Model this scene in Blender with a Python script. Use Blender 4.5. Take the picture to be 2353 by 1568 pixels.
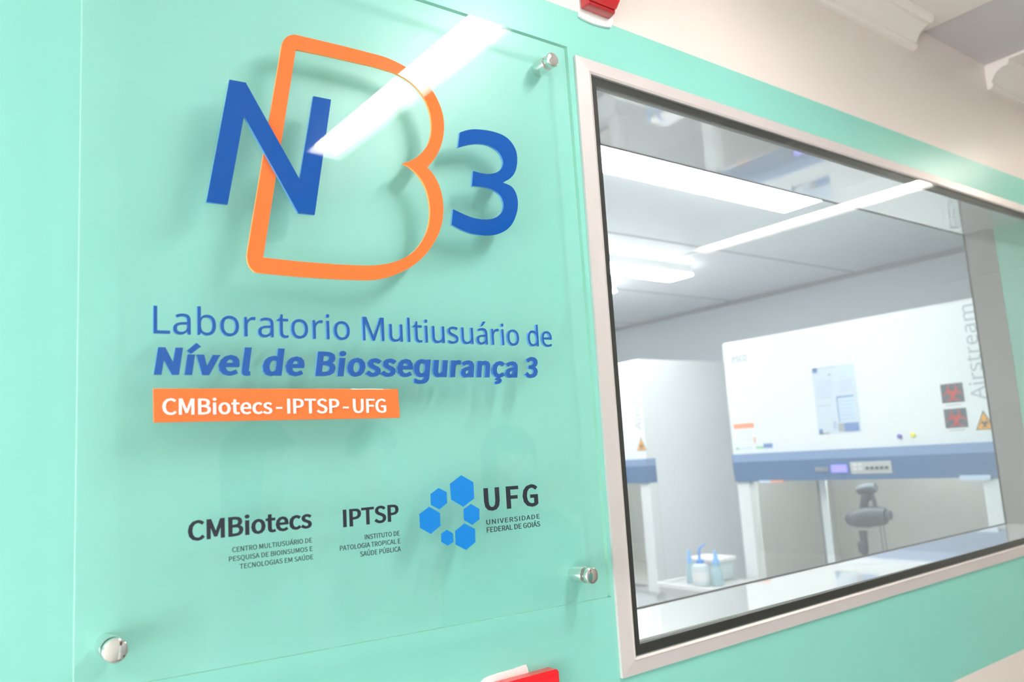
import bpy, bmesh, math, random
from mathutils import Vector, Matrix
from mathutils.geometry import tessellate_polygon
random.seed(4)
for o in list(bpy.data.objects): bpy.data.objects.remove(o)
S = bpy.context.scene
COL = S.collection
ZE = 1.5                      # eye height; z below is measured from the eye line

# ------------------------------------------------------------------ camera
W, H, FPX = 2353, 1568, 1851.78
CAM = Vector((0.0, -0.7666, 0.0))
YAW, PITCH, ROLL = 0.6517669906, 0.1433781822, -0.0626227690
_f = Vector((math.sin(YAW)*math.cos(PITCH), math.cos(YAW)*math.cos(PITCH), math.sin(PITCH)))
_r = Vector((math.cos(YAW), -math.sin(YAW), 0))
_u = _r.cross(_f)
_r2 = math.cos(ROLL)*_r + math.sin(ROLL)*_u
_u2 = -math.sin(ROLL)*_r + math.cos(ROLL)*_u
cd = bpy.data.cameras.new('camera'); co = bpy.data.objects.new('camera', cd); COL.objects.link(co)
cd.sensor_width = 36; cd.sensor_fit = 'HORIZONTAL'; cd.lens = FPX/W*36; cd.clip_start = 0.02
co.matrix_world = Matrix(((_r2.x, _u2.x, -_f.x, CAM.x), (_r2.y, _u2.y, -_f.y, CAM.y), (_r2.z, _u2.z, -_f.z, CAM.z+ZE), (0, 0, 0, 1)))
cd.dof.use_dof = True; cd.dof.focus_distance = 0.93; cd.dof.aperture_fstop = 5.9
S.camera = co

# ------------------------------------------------------------------ light and exposure
wd = bpy.data.worlds.new('world'); S.world = wd; wd.use_nodes = True
wd.node_tree.nodes['Background'].inputs[0].default_value = (0.9, 0.95, 1.0, 1)
wd.node_tree.nodes['Background'].inputs[1].default_value = 0.15
S.view_settings.view_transform = 'Standard'; S.view_settings.look = 'None'
S.view_settings.gamma = 1.0; S.view_settings.use_curve_mapping = False
S.view_settings.exposure = 1.12
TUBE_WARM = 26.0     # radiance of the fluorescent tubes over the corridor
TUBE_LAB = 22.0
S.cycles.max_bounces = 10; S.cycles.transparent_max_bounces = 16
S.cycles.diffuse_bounces = 5; S.cycles.glossy_bounces = 6
S.cycles.sample_clamp_indirect = 6.0

# fill light: glowing fill_window at the left end of the corridor (added, out of view)
FILLPANE = 6.3

# ------------------------------------------------------------------ geometry of the picture -> places in the room
def ray(px, py):
    return _f + _r2*((px - W/2)/FPX) - _u2*((py - H/2)/FPX)
def at(px, py, Y):            # point of the plane y=Y
    d = ray(px, py); return CAM + d*((Y - CAM.y)/d.y)
def atx(px, py, X):           # point of the plane x=X
    d = ray(px, py); return CAM + d*((X - CAM.x)/d.x)

# ------------------------------------------------------------------ helpers
class MB:
    def __init__(s): s.v = []; s.f = []; s.m = []
    def add(s, vs, fs, mi=0):
        b = len(s.v); s.v += [tuple(v) for v in vs]
        for f in fs: s.f.append([b+i for i in f]); s.m.append(mi)
        return s
    def box(s, x0, x1, y0, y1, z0, z1, mi=0):
        vs = [(x, y, z) for z in (z0, z1) for y in (y0, y1) for x in (x0, x1)]
        return s.add(vs, [(0,2,3,1),(4,5,7,6),(0,1,5,4),(2,6,7,3),(0,4,6,2),(1,3,7,5)], mi)
    def hexa(s, a, b, mi=0):  # two matching quads
        return s.add(list(a)+list(b), [(3,2,1,0),(4,5,6,7)]+[(i,(i+1)%4,4+(i+1)%4,4+i) for i in range(4)], mi)
    def prism(s, loops, fr, mi=0, side=None):
        """loops of 2D points, fr(u, v, t) -> 3D for t = 0 (front), 1 (back)"""
        flat = [p for l in loops for p in l]
        tris = tessellate_polygon([[Vector((p[0], p[1], 0)) for p in l] for l in loops])
        n = len(flat)
        vs = [fr(p[0], p[1], 0) for p in flat] + [fr(p[0], p[1], 1) for p in flat]
        s.add(vs, [tuple(t) for t in tris] + [tuple(n+i for i in reversed(t)) for t in tris], mi)
        b = len(s.v) - 2*n; k = 0
        for l in loops:
            m = len(l)
            for i in range(m):
                a, c = k+i, k+(i+1) % m
                s.f.append([b+a, b+c, b+n+c, b+n+a]); s.m.append(mi if side is None else side)
            k += m
        return s
    def sweep(s, pts, rad, seg=10, mi=0, cap=True):
        pts = [Vector(p) for p in pts]; n = len(pts)
        rad = [rad]*n if isinstance(rad, (int, float)) else rad
        b = len(s.v); prev = None
        for i, p in enumerate(pts):
            d = (pts[min(i+1, n-1)] - pts[max(i-1, 0)]).normalized()
            if prev is None:
                a = d.orthogonal().normalized()
            else:
                a = (prev - d*prev.dot(d)).normalized()
            prev = a; c = d.cross(a)
            for k in range(seg):
                t = 2*math.pi*k/seg
                s.v.append(tuple(p + (a*math.cos(t) + c*math.sin(t))*rad[i]))
        for i in range(n-1):
            for k in range(seg):
                s.f.append([b+i*seg+k, b+i*seg+(k+1) % seg, b+(i+1)*seg+(k+1) % seg, b+(i+1)*seg+k]); s.m.append(mi)
        if cap:
            s.f.append([b+k for k in reversed(range(seg))]); s.m.append(mi)
            s.f.append([b+(n-1)*seg+k for k in range(seg)]); s.m.append(mi)
        return s
    def lathe(s, o, axis, prof, seg=32, mi=0):      # prof: (distance along axis, radius)
        o = Vector(o); axis = Vector(axis).normalized()
        return s.sweep_prof(o, axis, prof, seg, mi)
    def sweep_prof(s, o, ax_, prof, seg, mi):
        a = ax_.orthogonal().normalized(); c = ax_.cross(a); b = len(s.v); n = len(prof)
        for h, r in prof:
            for k in range(seg):
                t = 2*math.pi*k/seg
                s.v.append(tuple(o + ax_*h + (a*math.cos(t) + c*math.sin(t))*max(r, 1e-5)))
        for i in range(n-1):
            for k in range(seg):
                s.f.append([b+i*seg+k, b+i*seg+(k+1) % seg, b+(i+1)*seg+(k+1) % seg, b+(i+1)*seg+k]); s.m.append(mi)
        s.f.append([b+k for k in reversed(range(seg))]); s.m.append(mi)
        s.f.append([b+(n-1)*seg+k for k in range(seg)]); s.m.append(mi)
        return s
    def build(s, name, mats, parent=None, smooth=False, bevel=0, bseg=2, sub=0):
        me = bpy.data.meshes.new(name)
        off = Vector((0, 0, ZE)) if parent is None else Vector((0, 0, ZE)) - wloc(parent)
        me.from_pydata([tuple(Vector(v) + off) for v in s.v], [], s.f)
        mats = mats if isinstance(mats, (list, tuple)) else [mats]
        for m in mats: me.materials.append(m)
        for p, i in zip(me.polygons, s.m): p.material_index = i
        bm = bmesh.new(); bm.from_mesh(me)
        bmesh.ops.recalc_face_normals(bm, faces=bm.faces); bm.to_mesh(me); bm.free()
        if smooth:
            for p in me.polygons: p.use_smooth = True
            try: me.set_sharp_from_angle(angle=math.radians(38))
            except Exception: pass
        o = bpy.data.objects.new(name, me); COL.objects.link(o)
        if parent is not None: o.parent = parent
        if bevel:
            b = o.modifiers.new('bevel', 'BEVEL'); b.width = bevel; b.segments = bseg; b.limit_method = 'ANGLE'; b.angle_limit = math.radians(40)
        if sub:
            b = o.modifiers.new('sub', 'SUBSURF'); b.levels = sub; b.render_levels = sub
        return o
WL = {}
def wloc(o):
    v = Vector((0, 0, 0))
    while o is not None: v += o.location; o = o.parent
    return v
def thing(name, loc, label, cat, group=None):
    o = bpy.data.objects.new(name, None); COL.objects.link(o)
    o.empty_display_size = 0.05; o.location = Vector(loc) + Vector((0, 0, ZE))
    return tag(o, label, cat, group)
def tag(o, label=None, cat=None, group=None, kind=None):
    if label: o['label'] = label
    if cat: o['category'] = cat
    if group: o['group'] = group
    if kind: o['kind'] = kind
    return o
def struct(o, label=None): o['kind'] = 'structure'; return tag(o, label)

# ------------------------------------------------------------------ materials
def srgb(r, g, b):
    f = lambda c: (c/255/12.92) if c/255 <= 0.04045 else ((c/255+0.055)/1.055)**2.4
    return (f(r), f(g), f(b), 1)
def mat(name, col, rough=0.5, metal=0.0, emit=None, es=0.0, coat=0.0, ior=1.5, bump=0.0, bscale=60, vary=0.0, alpha=1.0, trans=0.0):
    m = bpy.data.materials.new(name); m.use_nodes = True
    nt = m.node_tree; b = nt.nodes['Principled BSDF']
    b.inputs['Base Color'].default_value = col if len(col) == 4 else (*col, 1)
    b.inputs['Roughness'].default_value = rough; b.inputs['Metallic'].default_value = metal
    b.inputs['IOR'].default_value = ior; b.inputs['Coat Weight'].default_value = coat
    b.inputs['Coat Roughness'].default_value = 0.03
    b.inputs['Transmission Weight'].default_value = trans
    if emit: b.inputs['Emission Color'].default_value = emit; b.inputs['Emission Strength'].default_value = es
    if bump or vary:
        g = nt.nodes.new('ShaderNodeNewGeometry'); n = nt.nodes.new('ShaderNodeTexNoise')
        n.inputs['Scale'].default_value = bscale; n.inputs['Detail'].default_value = 4
        nt.links.new(g.outputs['Position'], n.inputs['Vector'])
        if bump:
            bp = nt.nodes.new('ShaderNodeBump'); bp.inputs['Strength'].default_value = bump; bp.inputs['Distance'].default_value = 0.002
            nt.links.new(n.outputs['Fac'], bp.inputs['Height']); nt.links.new(bp.outputs['Normal'], b.inputs['Normal'])
        if vary:
            mx = nt.nodes.new('ShaderNodeMix'); mx.data_type = 'RGBA'; c = b.inputs['Base Color'].default_value[:]
            mx.inputs['A'].default_value = [x*(1-vary) for x in c[:3]]+[1]; mx.inputs['B'].default_value = [min(1, x*(1+vary)) for x in c[:3]]+[1]
            nt.links.new(n.outputs['Fac'], mx.inputs['Factor']); nt.links.new(mx.outputs['Result'], b.inputs['Base Color'])
    return m
def clear(name, tint, ior=1.5, rough=0.0, edge=False, haze=0.0):
    """clear sheet: Fresnel mirror reflection over plain see-through (same for both sides of a face)"""
    m = bpy.data.materials.new(name); m.use_nodes = True; nt = m.node_tree; nt.nodes.clear()
    out = nt.nodes.new('ShaderNodeOutputMaterial'); mix = nt.nodes.new('ShaderNodeMixShader')
    t = nt.nodes.new('ShaderNodeBsdfTransparent'); t.inputs[0].default_value = (*tint, 1)
    gl = nt.nodes.new('ShaderNodeBsdfGlossy'); gl.inputs['Roughness'].default_value = rough
    fr = nt.nodes.new('ShaderNodeFresnel'); g = nt.nodes.new('ShaderNodeNewGeometry')
    mr = nt.nodes.new('ShaderNodeMapRange'); mr.inputs['To Min'].default_value = ior; mr.inputs['To Max'].default_value = 1/ior
    nt.links.new(g.outputs['Backfacing'], mr.inputs['Value']); nt.links.new(mr.outputs['Result'], fr.inputs['IOR'])
    nt.links.new(fr.outputs[0], mix.inputs[0]); nt.links.new(t.outputs[0], mix.inputs[1]); nt.links.new(gl.outputs[0], mix.inputs[2])
    last = mix
    if haze:
        df = nt.nodes.new('ShaderNodeBsdfTranslucent'); df.inputs[0].default_value = (0.9, 0.95, 1, 1)
        d2 = nt.nodes.new('ShaderNodeBsdfDiffuse'); ad = nt.nodes.new('ShaderNodeMixShader'); m2 = nt.nodes.new('ShaderNodeMixShader')
        nt.links.new(df.outputs[0], ad.inputs[1]); nt.links.new(d2.outputs[0], ad.inputs[2])
        m2.inputs[0].default_value = haze
        nt.links.new(mix.outputs[0], m2.inputs[1]); nt.links.new(ad.outputs[0], m2.inputs[2]); last = m2
    nt.links.new(last.outputs[0], out.inputs[0])
    return m
def banded(name, low, mid, high, z0, z1, rough):
    """wall paint: a green band between two heights, pale paint above and below"""
    m = mat(name, mid, rough); nt = m.node_tree; b = nt.nodes['Principled BSDF']
    g = nt.nodes.new('ShaderNodeNewGeometry'); sp = nt.nodes.new('ShaderNodeSeparateXYZ'); nt.links.new(g.outputs['Position'], sp.inputs[0])
    def step(zz):
        s = nt.nodes.new('ShaderNodeMath'); s.operation = 'GREATER_THAN'; s.inputs[1].default_value = zz
        nt.links.new(sp.outputs['Z'], s.inputs[0]); return s
    def mixc(fac, a, bcol, av=None):
        x = nt.nodes.new('ShaderNodeMix'); x.data_type = 'RGBA'; nt.links.new(fac, x.inputs['Factor'])
        if av is None: x.inputs['A'].default_value = a
        else: nt.links.new(av, x.inputs['A'])
        x.inputs['B'].default_value = bcol; return x
    a = mixc(step(z0).outputs[0], low, mid); c = mixc(step(z1).outputs[0], None, high, a.outputs['Result'])
    nt.links.new(c.outputs['Result'], b.inputs['Base Color'])
    n = nt.nodes.new('ShaderNodeTexNoise'); n.inputs['Scale'].default_value = 9; nt.links.new(g.outputs['Position'], n.inputs['Vector'])
    bp = nt.nodes.new('ShaderNodeBump'); bp.inputs['Strength'].default_value = 0.12; bp.inputs['Distance'].default_value = 0.01
    nt.links.new(n.outputs['Fac'], bp.inputs['Height']); nt.links.new(bp.outputs['Normal'], b.inputs['Normal'])
    return m
GREEN = (0.258, 0.645, 0.56, 1)
WARMW = (0.85, 0.755, 0.715, 1)
M = {}
M['wall'] = banded('corridor wall paint', WARMW, GREEN, WARMW, ZE-0.4526, ZE+0.6134, 0.34)
M['corr'] = mat('corridor pale paint', (0.80, 0.76, 0.73), 0.6, vary=0.03, bscale=3)
M['ceil'] = mat('ceiling board', (0.88, 0.80, 0.77), 0.5, vary=0.02, bscale=4)
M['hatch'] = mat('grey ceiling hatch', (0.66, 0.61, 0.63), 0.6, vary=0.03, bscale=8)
M['cornice'] = mat('white plastic cornice', (0.92, 0.84, 0.81), 0.35)
M['floor'] = mat('grey vinyl floor', (0.38, 0.38, 0.37), 0.3, vary=0.08, bscale=5)
M['alu'] = mat('matt aluminium', (0.70, 0.63, 0.63), 0.38, metal=0.2, vary=0.03, bscale=30)
M['reveal'] = mat('glossy white sheet', (0.80, 0.80, 0.80), 0.03, metal=0.45, ior=1.8)
M['revealg'] = mat('glossy green reveal paint', (0.24, 0.50, 0.41), 0.15)
M['revealm'] = mat('brushed steel reveal trim', (0.36, 0.34, 0.33), 0.12, metal=0.5)
M['black'] = mat('black gasket', (0.006, 0.006, 0.006), 0.5)
M['pane'] = clear('window pane glass', (0.97, 0.985, 0.98), 1.5, haze=0.065)
M['paneedge'] = clear('clear glass over the border', (0.99, 1.0, 1.0), 1.5)
M['acry'] = clear('clear acrylic sheet', (1.0, 1.0, 1.0), 1.62)
_m = bpy.data.materials.new('clear acrylic rear face'); _m.use_nodes = True; _n = _m.node_tree; _n.nodes.clear()
_n.links.new(_n.nodes.new('ShaderNodeBsdfTransparent').outputs[0], _n.nodes.new('ShaderNodeOutputMaterial').inputs[0]); M['acryback'] = _m
M['acryedge'] = mat('polished green tinted acrylic edge', (0.30, 0.62, 0.50), 0.12)
M['acryside'] = mat('pale bright acrylic edge', (0.62, 0.85, 0.76), 0.08, coat=0.5)
M['blue'] = mat('glossy blue acrylic', (0.0, 0.070, 0.34), 0.02, ior=1.49)
M['blue2'] = mat('mid blue acrylic', (0.015, 0.09, 0.36), 0.06, ior=1.49)
M['blueedge'] = mat('blue acrylic lettering edge', (0.10, 0.30, 0.62), 0.08)
M['orange'] = mat('glossy orange acrylic', (0.84, 0.175, 0.04), 0.02, ior=1.49)
M['orangeedge'] = mat('orange acrylic edge', (1.0, 0.38, 0.10), 0.1)
M['letterw'] = mat('white acrylic lettering', (0.92, 0.88, 0.87), 0.25)
M['ink'] = mat('black vinyl', (0.018, 0.022, 0.035), 0.35)
M['ink2'] = mat('thin black vinyl', (0.03, 0.04, 0.045), 0.4)
M['hexblue'] = mat('sky blue vinyl', (0.0, 0.20, 0.62), 0.4)
M['chrome'] = mat('chromed brass', (0.86, 0.84, 0.82), 0.06, metal=1.0)
M['red'] = mat('red plastic', (0.80, 0.012, 0.02), 0.22, coat=0.4)
M['redclear'] = mat('translucent dark red lens', (0.45, 0.012, 0.02), 0.08, coat=1.0)
M['white'] = mat('white plastic', (0.88, 0.86, 0.85), 0.35)
M['paper'] = mat('white paper', (0.86, 0.84, 0.84), 0.7)
M['powder'] = mat('white powder coated steel', (0.84, 0.85, 0.85), 0.38, vary=0.01, bscale=3)
M['powder2'] = mat('white side steel', (0.84, 0.86, 0.87), 0.45, vary=0.015, bscale=3)
M['band'] = mat('slate blue plastic', (0.09, 0.19, 0.37), 0.35)
M['bandl'] = mat('pale slate blue lip', (0.23, 0.34, 0.56), 0.4)
M['steel'] = mat('stainless steel', (0.66, 0.66, 0.64), 0.38, metal=0.35, vary=0.06, bscale=6)
M['steeld'] = mat('dull grey steel', (0.30, 0.31, 0.31), 0.45, metal=0.3)
M['labwall'] = mat('lab wall panel', (0.76, 0.79, 0.82), 0.45, vary=0.03, bscale=2)
M['labceil'] = mat('lab ceiling panel', (0.86, 0.87, 0.90), 0.4, vary=0.04, bscale=2)
M['seam'] = mat('panel joint sealant', (0.42, 0.43, 0.45), 0.5)
M['grille'] = mat('dark grey plastic', (0.10, 0.12, 0.14), 0.4)
M['screen'] = mat('lit violet display', (0.2, 0.2, 0.8), 0.3, emit=(0.35, 0.28, 1.0, 1), es=0.45)
M['greytxt'] = mat('grey printed lettering', (0.42, 0.43, 0.46), 0.5)
M['dkgrey'] = mat('charcoal print', (0.09, 0.11, 0.14), 0.5)
M['redp'] = mat('red print', (0.72, 0.07, 0.07), 0.5)
M['orangep'] = mat('orange print', (0.95, 0.42, 0.03), 0.5)
M['orange2'] = mat('pale orange print', (0.88, 0.35, 0.20), 0.5)
M['bluep'] = mat('blue print', (0.16, 0.28, 0.55), 0.5)
M['bluepale'] = mat('pale blue print', (0.62, 0.73, 0.88), 0.5)
M['greenp'] = mat('green print', (0.22, 0.65, 0.35), 0.5)
M['yellow'] = mat('yellow plastic', (0.90, 0.80, 0.12), 0.3)
M['purple'] = mat('purple plastic', (0.22, 0.16, 0.60), 0.3)
M['bottle'] = mat('milky polyethylene', (0.70, 0.76, 0.80), 0.35)
M['bottleb'] = mat('pale blue tinted plastic', (0.42, 0.60, 0.66), 0.3)
M['bluecap'] = mat('blue bottle cap', (0.12, 0.32, 0.85), 0.35)
M['bluecap2'] = mat('light blue spray head', (0.25, 0.52, 0.92), 0.35)
M['tube'] = mat('fluorescent tube', (1, 1, 1), 0.4, emit=(1.0, 0.985, 0.95, 1), es=TUBE_WARM)
M['tubelab'] = mat('lab fluorescent tube', (1, 1, 1), 0.4, emit=(0.96, 0.985, 1.0, 1), es=TUBE_LAB)
M['troffer'] = mat('white enamel reflector', (0.90, 0.90, 0.88), 0.3)
M['labfloor'] = mat('pale lab floor', (0.84, 0.85, 0.86), 0.35, vary=0.03, bscale=5)
M['tubecab'] = mat('cabinet work lamp', (1, 1, 1), 0.4, emit=(1.0, 1.0, 0.95, 1), es=7.0)
M['tubedim'] = mat('fluorescent tube, weak', (1, 1, 1), 0.4, emit=(0.95, 1.0, 0.98, 1), es=TUBE_WARM*0.35)
M['diffuser'] = mat('lit lab light diffuser', (1, 1, 1), 0.4, emit=(0.96, 0.985, 1.0, 1), es=TUBE_LAB*0.45)
M['sash'] = clear('cabinet sash glass', (0.97, 0.98, 0.98), 1.5)
M['leafp'] = mat('pale blue paper', (0.64, 0.71, 0.79), 0.6)
M['fillpane'] = mat('frosted glowing fill pane', (0.8, 0.9, 0.95), 0.4, emit=(0.97, 1.0, 0.99, 1), es=FILLPANE)
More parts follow.
